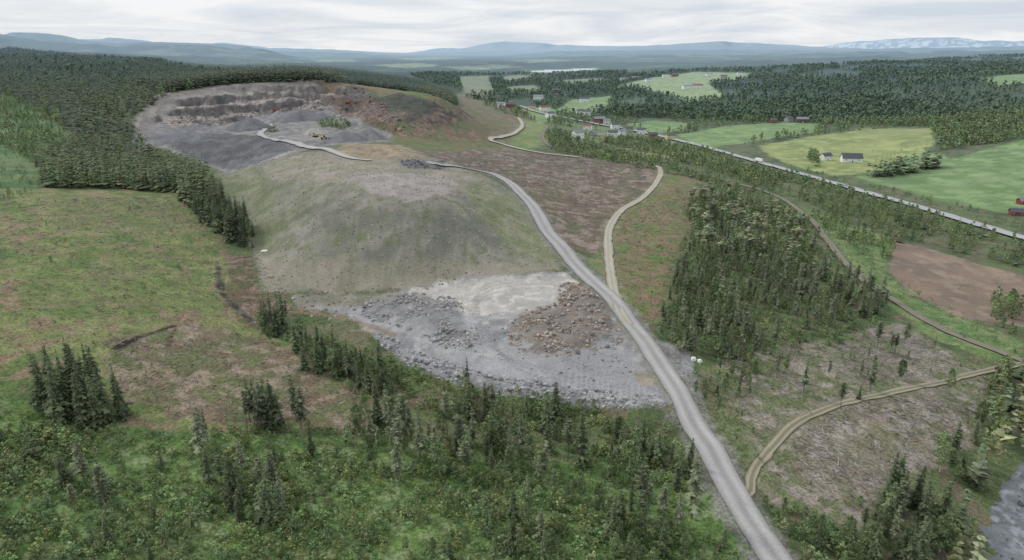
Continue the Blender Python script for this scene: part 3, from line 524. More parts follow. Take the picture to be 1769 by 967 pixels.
# clusters: polygon of the bases, spacing, {kind:weight}, height range, phrase
CL=[
([(52,700),(110,745),(225,735),(205,690),(120,668),(70,672)],3.6,{'spruce':1},(15,21),'in the dense dark clump at the left edge of the clearing'),
([(425,745),(520,750),(530,725),(470,715),(430,725)],4.,{'pine':.8,'spruce':.2},(14,18),'in the loose group left of centre below the brown slash'),
([(330,740),(365,740),(370,800),(340,800)],6,{'pine':1},(12,17),'standing nearly alone left of centre above the bushes'),
([(445,545),(510,560),(540,600),(620,625),(700,655),(780,690),(900,715),(1010,735),(1100,755),(1190,800),(1200,835),(1100,815),(960,775),(820,745),(700,705),(600,665),(500,630),(450,590)],4.,{'spruce':.42,'birch':.5,'pine':.08},(10,15),'in the belt along the creek below the gravel yard'),
([(600,735),(700,715),(860,760),(1000,790),(1180,840),(1230,920),(1120,920),(1000,860),(860,850),(700,850),(620,800)],5.8,{'pine':.45,'birch':.42,'spruce':.13},(12,19),'in the open wood below the creek belt'),
([(880,860),(1000,850),(1230,900),(1300,1010),(870,1010)],5.,{'spruce':.25,'birch':.65,'pine':.1},(8,15),'in the wood left of the haul road at the bottom'),
([(340,815),(490,810),(500,895),(360,890)],6.2,{'spruce':.75,'pine':.25},(10,15),'standing in green bushes at the lower left'),
([(0,790),(120,780),(300,830),(260,980),(-60,980),(-200,800)],9,{'spruce':.25,'pine':.3,'birch':.45},(8,15),'in the lower left corner among the bushes'),
([(500,880),(700,860),(880,870),(880,1000),(200,1000),(260,900)],9.5,{'spruce':.35,'birch':.65},(6,13),'rising from the bushes at the bottom edge'),
([(1300,850),(1400,870),(1490,930),(1500,1010),(1330,1010),(1330,930)],5,{'birch':.9,'spruce':.1},(6,11),'right of the haul road at the bottom edge'),
([(1500,870),(1600,810),(1680,770),(1700,700),(1730,650),(1850,640),(1850,740),(1750,795),(1700,845),(1685,880),(1680,1010),(1440,1010)],4.8,{'spruce':.4,'pine':.3,'birch':.3},(12,18),'in the dense wood by the river in the lower right corner'),
([(1128,585),(1150,540),(1170,470),(1195,400),(1190,345),(1250,335),(1330,350),(1400,395),(1415,450),(1400,500),(1330,520),(1300,560),(1330,610),(1290,640),(1230,650),(1180,610)],5.0,{'pine':.5,'spruce':.15,'birch':.35},(8,15.5),'in the block of forest between the haul road and railway'),
([(1400,480),(1470,480),(1530,510),(1530,560),(1450,560),(1380,590),(1330,610),(1300,560),(1330,520)],6.,{'pine':.7,'spruce':.1,'birch':.2},(10,15),'in the thin right end of the forest block beside the railway'),
([(1190,640),(1260,650),(1310,640),(1300,700),(1240,690),(1200,700)],4.5,{'birch':.85,'spruce':.15},(6,10),'at the near corner of the forest block beside the haul road'),
([(1230,700),(1290,720),(1320,770),(1290,830),(1240,780)],6,{'birch':1},(3,6),'on the green verge between haul road and dirt track'),
([(1320,640),(1560,580),(1700,650),(1600,700),(1500,720),(1380,710)],11,{'pine':.7,'birch':.3},(8,14),'scattered on the logged slope at the right'),
([(1700,520),(1769,515),(1900,540),(1900,620),(1769,590),(1720,570)],5.,{'birch':1},(9,13),'in the round grove by the ploughed field'),
([(70,312),(130,300),(230,298),(345,300),(378,345),(440,412),(436,432),(395,418),(335,375),(305,335),(190,325),(80,325)],4.2,{'spruce':.95,'birch':.05},(14,20),'in the dark spruce belt left of the mound'),
([(-50,330),(70,320),(60,345),(-50,345)],7,{'birch':1},(4,7),'at the top of the left clearing'),
([(-200,82),(0,82),(200,98),(330,115),(480,135),(300,160),(245,190),(225,245),(340,285),(345,300),(80,312),(60,280),(130,235),(60,185),(0,160),(-200,180)],6.8,{'spruce':.96,'birch':.04},(12,19),'on the forested left hillside'),
([(-200,165),(0,160),(70,188),(128,235),(70,290),(0,250),(-200,260)],5.5,{'birch':.88,'spruce':.12},(6,9),'in the pale young wood on the left slope'),
([(-200,262),(0,252),(70,290),(60,322),(-200,325)],10,{'birch':.9,'spruce':.1},(3,6),'on the grassy slope under the pale young wood'),
([(330,135),(420,120),(560,120),(700,135),(790,172),(760,168),(690,152),(600,142),(480,140),(360,150)],7.5,{'spruce':1},(14,20),'on the ridge behind the quarry'),
([(230,150),(300,132),(400,138),(500,133),(600,134),(660,142),(720,150),(780,166),(792,180),(765,172),(700,157),(620,146),(540,140),(460,142),(380,147),(290,160)],5.,{'spruce':1},(17,23),'in the dark row along the rim above the quarry'),
([(640,168),(700,163),(780,188),(770,196),(700,190)],8,{'spruce':.6,'birch':.4},(3,6),'on the dark crag right of the quarry'),
([(548,212),(585,205),(612,213),(590,224),(560,222)],5,{'birch':1},(6,9),'in the small green grove inside the quarry'),
([(448,226),(468,215),(482,226),(460,234)],4.,{'spruce':1},(7,11),'beside the quarry road'),
([(940,238),(960,225),(1010,243),(1060,262),(1160,285),(1210,300),(1390,362),(1300,345),(1200,310),(1100,290),(960,262)],6.2,{'birch':.65,'spruce':.35},(8,13),'in the tree strip along the railway'),
([(1000,235),(1100,238),(1230,262),(1290,285),(1400,315),(1500,345),(1620,378),(1769,428),(1900,470),(1900,500),(1769,470),(1640,432),(1540,408),(1440,370),(1390,352),(1240,300),(1100,262)],6.,{'birch':.8,'spruce':.2},(8,13),'in the leafy strip below the highway'),
([(1498,303),(1540,297),(1582,293),(1584,299),(1540,304),(1502,308)],4.6,{'spruce':1},(20,26),'in the dark grove in the meadow beside the barn'),
([(1588,289),(1622,287),(1622,292),(1590,294)],4.2,{'spruce':1},(21,25),'in the small square grove in the meadow'),
([(1396,268),(1412,262),(1414,288),(1398,286)],6,{'birch':1},(9,13),'beside the white farmhouse'),
([(1330,283),(1420,303),(1530,330),(1620,358),(1769,400),(1769,388),(1640,350),(1500,318),(1400,295)],8,{'birch':1},(4,8),'along the far side of the highway'),
([(1385,370),(1440,375),(1560,415),(1540,445),(1500,450),(1430,400)],6.,{'birch':.9,'spruce':.1},(8,13),'between railway and ploughed field'),
]
TREES={'spruce':[],'pine':[],'birch':[]}
for ci_,(px,sp,wt,hr,ph) in enumerate(CL):
    gx,gy=sample(px,sp); ks=list(wt); pr=np.array([wt[k] for k in ks])
    dn=fbm(gx/16,gy/16,3,91); kp=(dn>.43)|(rng.random(len(gx))<.22); 
    if (sp<4.7 and len(gx)<160) or 'belt left' in ph or 'rim above' in ph or 'hillside' in ph: kp[:]=True
    gx=gx[kp]; gy=gy[kp]
    kk=rng.choice(len(ks),len(gx),p=pr/pr.sum()); hh=rng.uniform(hr[0],hr[1],len(gx))*np.where(rng.random(len(gx))<.25,rng.uniform(.45,.75,len(gx)),rng.uniform(.8,1.08,len(gx)))
    for x,y,k,h_ in zip(gx,gy,kk,hh): TREES[ks[k]].append((x,y,h_*(.75 if ks[k]=='birch' else 1),ci_))
# far woods on the right and centre
FARP=[([(880,200),(960,215),(1180,245),(1310,250),(1420,235),(1600,215),(1620,260),(1769,235),(1900,200),(1900,95),(1769,93),(1500,108),(1300,118),(1000,125),(850,128),(700,125),(800,165)],12,.4),
([(1040,200),(1180,205),(1330,212),(1500,215),(1620,222),(1620,262),(1769,240),(1769,200),(1500,170),(1250,180),(1060,190)],8,.3)]
for px,sp,sw in FARP:
    gx,gy=sample(px,sp,FH); dn=fbm(gx/140,gy/140,3,55); k=dn>(.38 if sp>10 else .33); gx=gx[k];gy=gy[k]
    for x,y,r_ in zip(gx,gy,rng.random(len(gx))): TREES['spruce' if r_<sw else 'birch'].append((x,y,rng.uniform(7.5,12.5),-1))
# single trees the photograph picks out
SPEC=[(492,572,19,'spruce','tall dark spruce, right of the close pair beside the creek under the mound'),(460,575,17,'spruce','tall dark spruce, left of the close pair beside the creek under the mound'),
(478,580,14,'spruce','shorter spruce between and in front of the close creek pair'),(538,790,13,'spruce','lone dark spruce in grass left of the open wood at lower centre'),
(280,810,6,'spruce','small lone spruce among bushes at the lower left'),(810,690,16,'spruce','tallest spruce in the belt, just below the gravel yard centre'),
(350,790,17,'pine','tall thin pine standing alone above bushes at the lower left'),(465,895,14,'spruce','broad dark spruce rightmost in the lower left bush group'),
(1483,690,6,'spruce','small spruce standing on the dirt track edge at the right'),
(1545,610,9,'pine','lone grey pine on the logged slope above the dirt track'),(960,730,15,'spruce','tall pointed spruce at the foot of the pale rubble bank'),
(600,650,13,'spruce','dark spruce at the bend of the creek belt')]
for u,v,h_,k,lb in SPEC:
    x,y,z=at(u,v); TREES[k].append((x[0],y[0],h_,lb))
CAP={'spruce':300,'pine':250,'birch':290}
DESC={'spruce':'dark narrow spruce','pine':'thin grey-green pine','birch':'leafy light green birch'}
def indiv(kind,name,lst):
    ms=[]
    for (cv,cf,cc),(tv,tf) in PR[kind][0]:
        ms.append((mesh_np(name+'_crown',cv,cf,FM[kind],False,cc,mesh_only=True),mesh_np(name+'_trunk',tv,tf,TM[kind],True,mesh_only=True)))
    for i,(x,y,h_,ph) in enumerate(lst):
        cm,tm=random.choice(ms); z=float(zat(np.array([x]),np.array([y]))[0]); s=h_/PH[kind]; wd=s*random.uniform(.8,1.35)
        r_=empty(name,(x,y,z),random.uniform(0,6.28),(wd,wd,s))
        if isinstance(ph,str): tag(r_,ph,'tree')
        else: tag(r_,DESC[kind]+' '+CL[ph][4],'tree',kind+' trees '+CL[ph][4])
        for nm,me in (('crown',cm),('trunk',tm)):
            o=bpy.data.objects.new(nm,me); COLL.objects.link(o); o.parent=r_
def stamp(protos,x,y,z,s,wx,tint):
    Vs=[];Fs=[];Cs=[];n0=0; which=rng.integers(0,len(protos),len(x)); rot=rng.uniform(0,6.28,len(x))
    for k,(pv,pf,pc) in enumerate(protos):
        m=which==k; N_=m.sum()
        if N_==0: continue
        c_,s_=np.cos(rot[m])[:,None],np.sin(rot[m])[:,None]; w=wx[m][:,None]
        vx=(pv[:,0]*c_-pv[:,1]*s_)*w+x[m][:,None]; vy=(pv[:,0]*s_+pv[:,1]*c_)*w+y[m][:,None]; vz=pv[:,2]*s[m][:,None]+z[m][:,None]
        Vs.append(np.stack([vx,vy,vz],-1).reshape(-1,3)); Fs.append((pf[None]+(np.arange(N_)*len(pv))[:,None,None]+n0).reshape(-1,3)); n0+=N_*len(pv)
        Cs.append((pc[None]*tint[m][:,None,:]).reshape(-1,3))
    return np.vstack(Vs),np.vstack(Fs),np.vstack(Cs)
for kind in ('spruce','pine','birch'):
    L_=TREES[kind]; L_.sort(key=lambda t:math.hypot(t[0],t[1])-(400 if isinstance(t[3],str) else 0)-t[2]*3)
    inv=[t for t in L_ if abs(math.atan2(t[0],t[1]))<.66 and math.hypot(t[0],t[1])>122 and t[3]!=-1]
    ind=inv[:CAP[kind]]; ids=set(id(t) for t in ind); rest=[t for t in L_ if id(t) not in ids]
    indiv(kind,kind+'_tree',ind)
    a_=np.array([(t[0],t[1],t[2]) for t in rest]); D=np.hypot(a_[:,0],a_[:,1]); z=zat(a_[:,0],a_[:,1]); VV=[];FF=[];CCc=[];n0=0
    for lod,(m) in ((0,D<170),(1,(D>=170)&(D<660)),(2,(D>=660)&(D<1300)),(3,D>=1300)):
        if not m.any(): continue
        ps=[p[0] for p in PR[kind][lod]]; s=a_[m,2]/PH[kind]*(1.05 if lod>=2 else 1)
        am=.35 if lod<2 else .15
        tn=(rng.uniform(1-am,1+am,m.sum())[:,None])*np.stack([rng.uniform(.9,1.2,m.sum()),np.ones(m.sum()),rng.uniform(.85,1.1,m.sum())],1)
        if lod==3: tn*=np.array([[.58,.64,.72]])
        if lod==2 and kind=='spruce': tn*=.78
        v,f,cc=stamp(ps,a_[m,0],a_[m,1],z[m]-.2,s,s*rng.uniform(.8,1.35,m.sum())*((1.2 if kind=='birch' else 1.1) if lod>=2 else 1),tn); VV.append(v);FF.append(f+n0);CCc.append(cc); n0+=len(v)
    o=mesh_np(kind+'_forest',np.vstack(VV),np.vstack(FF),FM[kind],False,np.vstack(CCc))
    tag(o,{'spruce':'dark spruce forest covering the hillsides and ridges','pine':'grey-green pine wood massed between the roads and clearings','birch':'light green broadleaf woods across valley and slopes'}[kind],'forest',kind='stuff')
# ---------------------------------------------------------------- shrubs and saplings
sh=[broad(s,5,16,.5,h=2.2,R=1.5,low=.05)[0] for s in (91,92,93,94)]
def scatter(polys):
    xs=[];ys=[];ss=[]
    for px,sp,lo,hi,th_ in polys:
        gx,gy=sample(px,sp); dn=fbm(gx/9,gy/9,3,33); k=dn>th_; gx=gx[k];gy=gy[k]; dn=dn[k]
        xs.append(gx);ys.append(gy);ss.append((lo+(hi-lo)*rng.random(len(gx))**2)*(.7+.9*(dn-th_)))
    xs=np.concatenate(xs);ys=np.concatenate(ys);ss=np.concatenate(ss); tn=rng.uniform(.65,1.4,len(xs))[:,None]*np.stack([rng.uniform(.9,1.25,len(xs)),np.ones(len(xs)),rng.uniform(.8,1.1,len(xs))],1)
    return xs,ys,ss,tn
FG=[(-100,760),(100,740),(300,770),(600,800),(900,830),(1230,930),(1300,1020),(-200,1020)]
FG2=[(-60,700),(240,740),(600,740),(1150,790),(1230,900),(900,840),(300,790),(-60,780)]
BLK=[(1190,340),(1400,380),(1440,440),(1540,520),(1500,580),(1300,640),(1150,600)]
xs,ys,ss,tn=scatter([(FG,1.75,.25,1.2,.27),(FG2,2.2,.25,1.0,.30),([(-60,345),(330,340),(380,440),(430,570),(700,700),(250,730),(-60,690)],4.5,.2,.6,.42),([(1070,380),(1180,320),(1190,400),(1150,540),(1100,560),(1070,480)],5,.3,.7,.4),
    ([(1210,660),(1290,700),(1320,800),(1290,830),(1220,740)],2.6,.3,.9,.32),([(1320,860),(1480,900),(1520,1000),(1380,1000)],2.6,.4,1.2,.3),([(1400,380),(1540,415),(1535,470),(1720,570),(1769,620),(1600,570),(1540,520),(1450,440)],5,.4,.9,.4),
    ([(1300,640),(1560,570),(1720,640),(1640,800),(1480,900),(1340,850)],5.5,.25,.7,.43),([(450,560),(620,610),(1150,730),(1200,830),(900,760),(600,680)],2.8,.4,1.3,.3),
    (BLK,4.4,.4,1.1,.33),([(500,530),(620,560),(720,640),(600,630),(520,580)],3.4,.3,.9,.33),([(1180,290),(1390,355),(1420,400),(1300,350),(1200,325)],8,.5,1.4,.35)])
v,f,cc=stamp(sh,xs,ys,zat(xs,ys)-.1,ss,ss*rng.uniform(.9,1.6,len(xs)),tn)
MSH=newmat('bush_foliage',base=(.205,.285,.130),s1=.06,v1=.2,s2=1.5,v2=.25)
tag(mesh_np('undergrowth',v,f,MSH,False,cc),'green leafy bushes covering the foreground and verges','undergrowth',kind='stuff')
xs,ys,ss,tn=scatter([(FG,3.6,2.,6,.32),(FG2,4.4,1.5,5,.38),([(450,560),(620,610),(1150,730),(1200,830),(900,760),(600,680)],5,2,6,.35),(BLK,6,2,7,.36),([(1320,860),(1480,900),(1520,1000),(1380,1000)],4,2,5,.35),([(1300,640),(1560,570),(1720,640),(1640,800),(1480,900),(1340,850)],13,1.5,4,.4),([(-60,345),(330,340),(380,440),(430,570),(700,700),(250,730),(-60,690)],20,1.2,3,.4)])
s_=ss/12; v,f,cc=stamp([p[0] for p in PR['birch'][1]],xs,ys,zat(xs,ys)-.1,s_,s_*rng.uniform(1.1,1.7,len(xs)),tn)
tag(mesh_np('young_birch_thicket',v,f,MSH,False,cc),'young light green birch saplings filling the foreground and verges','thicket',kind='stuff')
xs,ys,ss,tn=scatter([(FG,8,1.5,5,.40),(FG2,9,1.5,4,.45),(BLK,9,2,5,.4),([(1070,380),(1180,320),(1190,400),(1150,540),(1100,560),(1070,480)],14,1,3,.4)])
s_=ss/15; v,f,cc=stamp([p[0] for p in PR['spruce'][1]],xs,ys,zat(xs,ys)-.1,s_,s_*rng.uniform(1.1,1.7,len(xs)),tn*1.1)
tag(mesh_np('young_spruce_thicket',v,f,MSP,False,cc),'knee to head high young spruces dotted through the bushes','thicket',kind='stuff')
# ---------------------------------------------------------------- rocks and debris
def rockproto(seed):
    r=random.Random(seed); g=(1+5**.5)/2
    v=np.array([(-1,g,0),(1,g,0),(-1,-g,0),(1,-g,0),(0,-1,g),(0,1,g),(0,-1,-g),(0,1,-g),(g,0,-1),(g,0,1),(-g,0,-1),(-g,0,1)])/1.9
    v=v*np.array([[r.uniform(.6,1.25)] for _ in range(12)])*np.array([1,r.uniform(.6,1),r.uniform(.5,.9)])
    f=np.array([(0,11,5),(0,5,1),(0,1,7),(0,7,10),(0,10,11),(1,5,9),(5,11,4),(11,10,2),(10,7,6),(7,1,8),(3,9,4),(3,4,2),(3,2,6),(3,6,8),(3,8,9),(4,9,5),(2,4,11),(6,2,10),(8,6,7),(9,8,1)])
    return v,f,np.ones((12,3))
RP=[rockproto(s) for s in range(7)]
def rocks(px,sp,lo,hi,c1,c2,keep=0,name='rubble',label='',cat='rubble',blabel='',bgroup='',cl=0,c3=None,p3=.3):
    gx,gy=sample(px,sp)
    if cl: k=fbm(gx/7,gy/7,3,41)>cl; gx=gx[k]; gy=gy[k]
    N_=len(gx); s=lo+(hi-lo)*rng.random(N_)**4
    t=rng.random(N_)[:,None]; tn=(lin(*c1)*(1-t)+lin(*c2)*t)*rng.uniform(.6,1.35,N_)[:,None]
    if c3 is not None: k3=rng.random(N_)<p3; tn[k3]=lin(*c3)*rng.uniform(.7,1.2,k3.sum())[:,None]
    z=zat(gx,gy)+s*.2
    od=np.argsort(-s); big=od[:keep]; rs=od[keep:]
    v,f,cc=stamp(RP,gx[rs],gy[rs],z[rs],s[rs],s[rs],tn[rs]); tag(mesh_np(name,v,f,MRK,False,cc),label,cat,kind='stuff')
    if keep:
        cms=[]
        for k in range(6):
            tt=k/5; cms.append(mesh_np('boulder',RP[k][0],RP[k][1],MRK,False,np.tile(lin(*c1)*(1-tt)+lin(*c2)*tt,(12,1)),mesh_only=True))
        for i in big:
            o=bpy.data.objects.new('boulder',cms[i%6]); COLL.objects.link(o); o.location=(gx[i],gy[i],z[i]+s[i]*.25); o.scale=(s[i],)*3; o.rotation_euler=(random.random(),random.random(),random.random()*6); tag(o,blabel,'boulder',bgroup)
rocks([(970,488),(1035,490),(1070,550),(1075,595),(1000,612),(930,622),(875,595),(890,540),(960,522)],.95,.22,1.15,(180,172,162),(118,110,104),90,'rubble','brown and grey blasted rock heap beside the haul road','rubble','large blasted boulder in the brown rock heap beside the haul road','boulders of the brown rock heap',.42,(166,142,120),.38)
rocks([(625,525),(700,505),(785,515),(822,560),(840,605),(780,605),(700,570),(630,552)],1.1,.2,1.1,(182,181,180),(124,123,124),50,'rubble','grey rock heap at the left of the gravel yard','rubble','large grey boulder in the rock heap at the left of the yard','boulders of the grey rock heap',.48,(156,142,128))
rocks([(650,575),(740,615),(860,650),(1000,668),(1140,684),(1156,706),(1000,704),(860,684),(730,650),(660,600)],1.0,.25,1.2,(186,186,186),(132,133,135),60,'rubble','pale rubble bank along the lower edge of the gravel yard','rubble','large pale boulder on the rubble bank above the spruce belt','boulders of the pale rubble bank',.33)
rocks([(640,515),(800,520),(880,560),(900,600),(1060,600),(1110,650),(1000,660),(850,620),(700,590)],1.8,.15,.7,(166,164,163),(118,117,118),0,'scattered_stones','loose stones strewn over the gravel yard','stones',cl=.45)
rocks([(690,276),(770,278),(765,292),(700,291)],2.5,.7,1.7,(124,123,125),(88,88,91),0,'rubble','dark stone heap on top of the mound','rubble')
rocks(MOUND[:],2.2,.15,.65,(186,178,165),(108,105,97),0,'scattered_stones','small pale stones speckling the mound slope','stones')
rocks([(570,160),(640,165),(700,212),(760,225),(690,235),(640,215),(600,195)],5,.8,2.8,(158,132,118),(96,86,80),0,'rubble','reddish boulder slope right of the quarry pit','rubble')
rocks([(300,200),(400,195),(480,180),(560,172),(600,180),(560,192),(480,196),(400,212),(310,216)],5,.8,2.6,(162,154,148),(96,92,90),0,'rubble','broken rock along the foot of the quarry face','rubble')
rocks([(450,500),(640,508),(740,498),(750,520),(640,530),(600,560),(520,545)],2.4,.25,1.0,(180,176,168),(126,122,116),0,'scattered_stones','pale stones along the foot of the mound','stones')
rocks([(-50,420),(330,380),(450,560),(700,700),(300,720),(0,600)],12,.25,.8,(156,154,150),(120,120,114),0,'scattered_stones','scattered pale stones on the left clearing','stones')
rocks([(1715,870),(1769,830),(1769,967),(1720,967)],3.2,.3,1.3,(120,120,120),(70,70,72),0,'river_stones','dark stones breaking the surface of the river','stones',cl=.45)
def stick(k=4):
    V=[];Fc=[]; tube(V,Fc,(-.5,0,0),(.5,0,.02),1,.6,k); return np.array(V),np.array(Fc)
SV,SF=stick()
Vs=[];Fs=[];Cs=[];n0=0
for px,sp in (([(1230,650),(1450,590),(1560,560),(1710,650),(1700,720),(1640,800),(1500,880),(1340,850),(1290,760)],1.9),([(1400,700),(1560,680),(1690,710),(1640,780),(1520,840),(1420,850),(1370,790)],1.5),([(180,590),(440,580),(740,700),(620,740),(300,725),(210,680)],2.),([(-50,340),(330,340),(400,440),(430,560),(250,600),(-50,600)],3.4),
    ([(720,265),(930,265),(1130,285),(1100,350),(1040,420),(930,380),(880,320)],3.),([(1060,380),(1190,320),(1180,440),(1130,560),(1070,500)],3.2),([(380,440),(440,440),(520,540),(440,570)],2.)):
    gx,gy=sample(px,sp); k=fbm(gx/12,gy/12,3,44)>.4; gx=gx[k];gy=gy[k]
    N_=len(gx); D=np.hypot(gx,gy); l=rng.uniform(.5,2.5,N_)*(1+D/900); r_=rng.uniform(.03,.08,N_)*(1+D/500); an=np.where(rng.random(N_)<.4,fbm(gx/30,gy/30,2,45)*6,rng.uniform(0,3.14,N_))
    z=zat(gx,gy)+rng.uniform(.05,.3,N_); ca,sa=np.cos(an)[:,None],np.sin(an)[:,None]
    lx=SV[:,0]*l[:,None]; ly=SV[:,1]*r_[:,None]; lz=SV[:,2]*r_[:,None]+SV[:,0]*rng.uniform(-.3,.3,N_)[:,None]
    Vs.append(np.stack([lx*ca-ly*sa+gx[:,None],lx*sa+ly*ca+gy[:,None],lz+z[:,None]],-1).reshape(-1,3)); Fs.append((SF[None]+(np.arange(N_)*len(SV))[:,None,None]+n0).reshape(-1,3)); n0+=N_*len(SV); Cs.append(np.repeat(rng.uniform(.3,1.5,N_),len(SV))[:,None]*np.ones((1,3)))
tag(mesh_np('logging_debris',np.vstack(Vs),np.vstack(Fs),MDE,False,np.vstack(Cs)),'broken branches and logging slash strewn over the clear-cuts','logging debris',kind='stuff')
lv,lf=[],[]; tube(lv,lf,(-.5,0,0),(.5,0,0),1,.55,7); lm=mesh_np('fallen_log',np.array(lv),np.array(lf),MDE,True,np.full((len(lv),3),1.6),mesh_only=True)
for px,n_,lb in (([(1330,720),(1650,690),(1600,800),(1450,860),(1350,840)],30,'pale fallen trunk in the logging slash right of the dirt track'),([(20,480),(300,440),(420,560),(600,680),(100,640)],18,'grey fallen trunk on the grassy left clearing'),([(1320,610),(1520,570),(1640,620),(1400,680)],14,'fallen trunk on the logged slope above the dirt track')):
    gx,gy=sample(px,4.); k=rng.permutation(len(gx))[:n_]
    for i in k:
        o=bpy.data.objects.new('fallen_log',lm); COLL.objects.link(o); r_=random.uniform(.09,.15); o.location=(gx[i],gy[i],float(zat(gx[i:i+1],gy[i:i+1])[0])+.2); o.scale=(random.uniform(3,7),r_,r_); o.rotation_euler=(0,random.uniform(-.05,.05),random.uniform(0,3.1)); tag(o,lb,'log','fallen trunks: '+lb)
# ---------------------------------------------------------------- simple solid builder
def solid(name,boxes,mat,parent=None,extra=None):
    V=[];Fc=[]
    for (x0,x1,y0,y1,z0,z1) in boxes:
        n_=len(V); V+=[(x0,y0,z0),(x1,y0,z0),(x1,y1,z0),(x0,y1,z0),(x0,y0,z1),(x1,y0,z1),(x1,y1,z1),(x0,y1,z1)]
        Fc+=[tuple(n_+i for i in q) for q in ((0,3,2,1),(4,5,6,7),(0,1,5,4),(1,2,6,5),(2,3,7,6),(3,0,4,7))]
    if extra:
        n_=len(V); V+=extra[0]; Fc+=[tuple(n_+i for i in q) for q in extra[1]]
    me=bpy.data.meshes.new(name); me.from_pydata(V,[],Fc); me.update(); me.materials.append(mat)
    o=bpy.data.objects.new(name,me); COLL.objects.link(o)
    if parent: o.parent=parent
    return o
def pm(name,c,rough=.7,**k): return newmat(name,base=tuple(lin(*c)),attr=False,s1=.3,v1=.06,s2=2,v2=.1,rough=rough,spec=.3,**k)
MC={'white':pm('white_wall',(240,240,236)),'red':pm('red_wall',(140,52,42)),'dark':pm('dark_wall',(96,72,60)),'grey':pm('grey_wall',(166,166,164)),'yellow':pm('yellow_wall',(212,196,144)),
'rdark':pm('dark_roof',(78,78,84)),'rred':pm('red_roof',(134,74,62)),'rgrey':pm('grey_roof',(130,132,138)),'rwhite':pm('pale_roof',(214,220,226)),'glass':pm('window_glass',(40,48,56),.15),'black':pm('black_rubber',(28,28,30)),
'orange':pm('orange_paint',(206,92,36),.4),'ypaint':pm('yellow_paint',(206,160,40),.4),'steel':pm('steel',(140,142,146),.4)}
def house(u,v,w,d,h,rh,wall,roof,rot,label,cat='house',nm='house',chim=True,nwin=3):
    x,y,z=at(u,v); r=empty(nm,(x[0],y[0],z[0]-.2),math.radians(rot),label=label,cat=cat)
    a=w/2;b=d/2
    solid('wall',[(-a,a,-b,b,-1.5,h)],MC[wall],r,([(-a,-b,h),(-a,b,h),(-a,0,h+rh),(a,-b,h),(a,b,h),(a,0,h+rh)],[(0,2,1),(3,4,5)]))
    e=.6;t=.25; sl=rh/b; zb=h-e*sl
    rf=solid('roof',[],MC[roof],r,([(-a-e,-b-e,zb),(a+e,-b-e,zb),(a+e,0,h+rh),(-a-e,0,h+rh),(-a-e,b+e,zb),(a+e,b+e,zb),(-a-e,-b-e,zb+t),(a+e,-b-e,zb+t),(a+e,0,h+rh+t),(-a-e,0,h+rh+t),(-a-e,b+e,zb+t),(a+e,b+e,zb+t)],
      [(6,7,8,9),(9,8,11,10),(0,3,2,1),(3,4,5,2),(0,1,7,6),(4,10,11,5),(0,6,9,3),(3,9,10,4),(1,2,8,7),(2,5,11,8)]))
    if chim: solid('chimney',[(a*.3,a*.3+.8,-.4,.4,h+rh-.6,h+rh+1.2)],MC['grey'],rf)
    solid('door',[(-.6,.6,-b-.06,-b-.01,0,2.2)],MC['dark' if wall!='dark' else 'white'],r)
    for i in range(nwin):
        xx=-a+(i+.5)*w/nwin
        if abs(xx)<1.2: continue
        for s in (-1,1):
            f_=solid('window',[(xx-.65,xx+.65,min(s*b+s*.005,s*b+s*.06),max(s*b+s*.005,s*b+s*.06),h*.45,h*.45+1.3)],MC['white' if wall!='white' else 'grey'],r)
            solid('pane',[(xx-.5,xx+.5,min(s*b+s*.062,s*b+s*.08),max(s*b+s*.062,s*b+s*.08),h*.45+.15,h*.45+1.15)],MC['glass'],f_)
    return r
for hh in HS: house(*hh[:10],cat=hh[10],nm=hh[10].replace(' ','_'))
# far greenhouses
for (u,v,w,lb) in ((935,128,70,'long pale greenhouse hall at the far left of its row'),(970,126,120,'longest pale greenhouse hall in the distant row'),(1008,124,80,'pale greenhouse hall at the right end of the distant row')):
    house(u,v,w*1.3,40,9,6,'white','rwhite',0,lb,cat='greenhouse',nm='greenhouse',chim=False,nwin=4)
# vehicles
def wheel(parent,x,y,r,w=.3,k=12):
    V=[];Fc=[]; tube(V,Fc,(x,y-w/2,r),(x,y+w/2,r),r,r,k); n_=len(V); V+= [np.array((x,y-w/2,r)),np.array((x,y+w/2,r))]
    for i in range(k): Fc+=[(n_,i,(i+1)%k),(n_+1,k+(i+1)%k,k+i)]
    mesh_np('wheel',np.array(V),np.array(Fc),MC['black'],False,parent=parent)
def truck(u,v,rot,c,label,trailer=True):
    x,y,z=at(u,v); r=empty('truck',(x[0],y[0],z[0]+1.4),math.radians(rot),label=label,cat='truck')
    cab=solid('cab',[(4.2,6.4,-1.2,1.2,.6,3.4)],MC[c],r,([(4.2,-1.2,3.402),(4.2,1.2,3.402),(4.2,-1.2,3.9),(4.2,1.2,3.9),(6.0,-1.2,3.402),(6.0,1.2,3.402)],[(0,2,3,1),(2,4,5,3),(0,4,2),(1,3,5)])); solid('windscreen',[(6.405,6.42,-1.05,1.05,2.1,3.1)],MC['glass'],cab)
    solid('chassis',[(-7,6,-.5,.5,.5,.9)],MC['black'],r); solid('cargo_box',[(-7,3.9,-1.25,1.25,1.0,4.)],MC['white' if trailer else 'steel'],r)
    for wx in (-6,-4.8,2.2,5.2):
        for s in (-1.05,1.05): wheel(r,wx,s,.5)
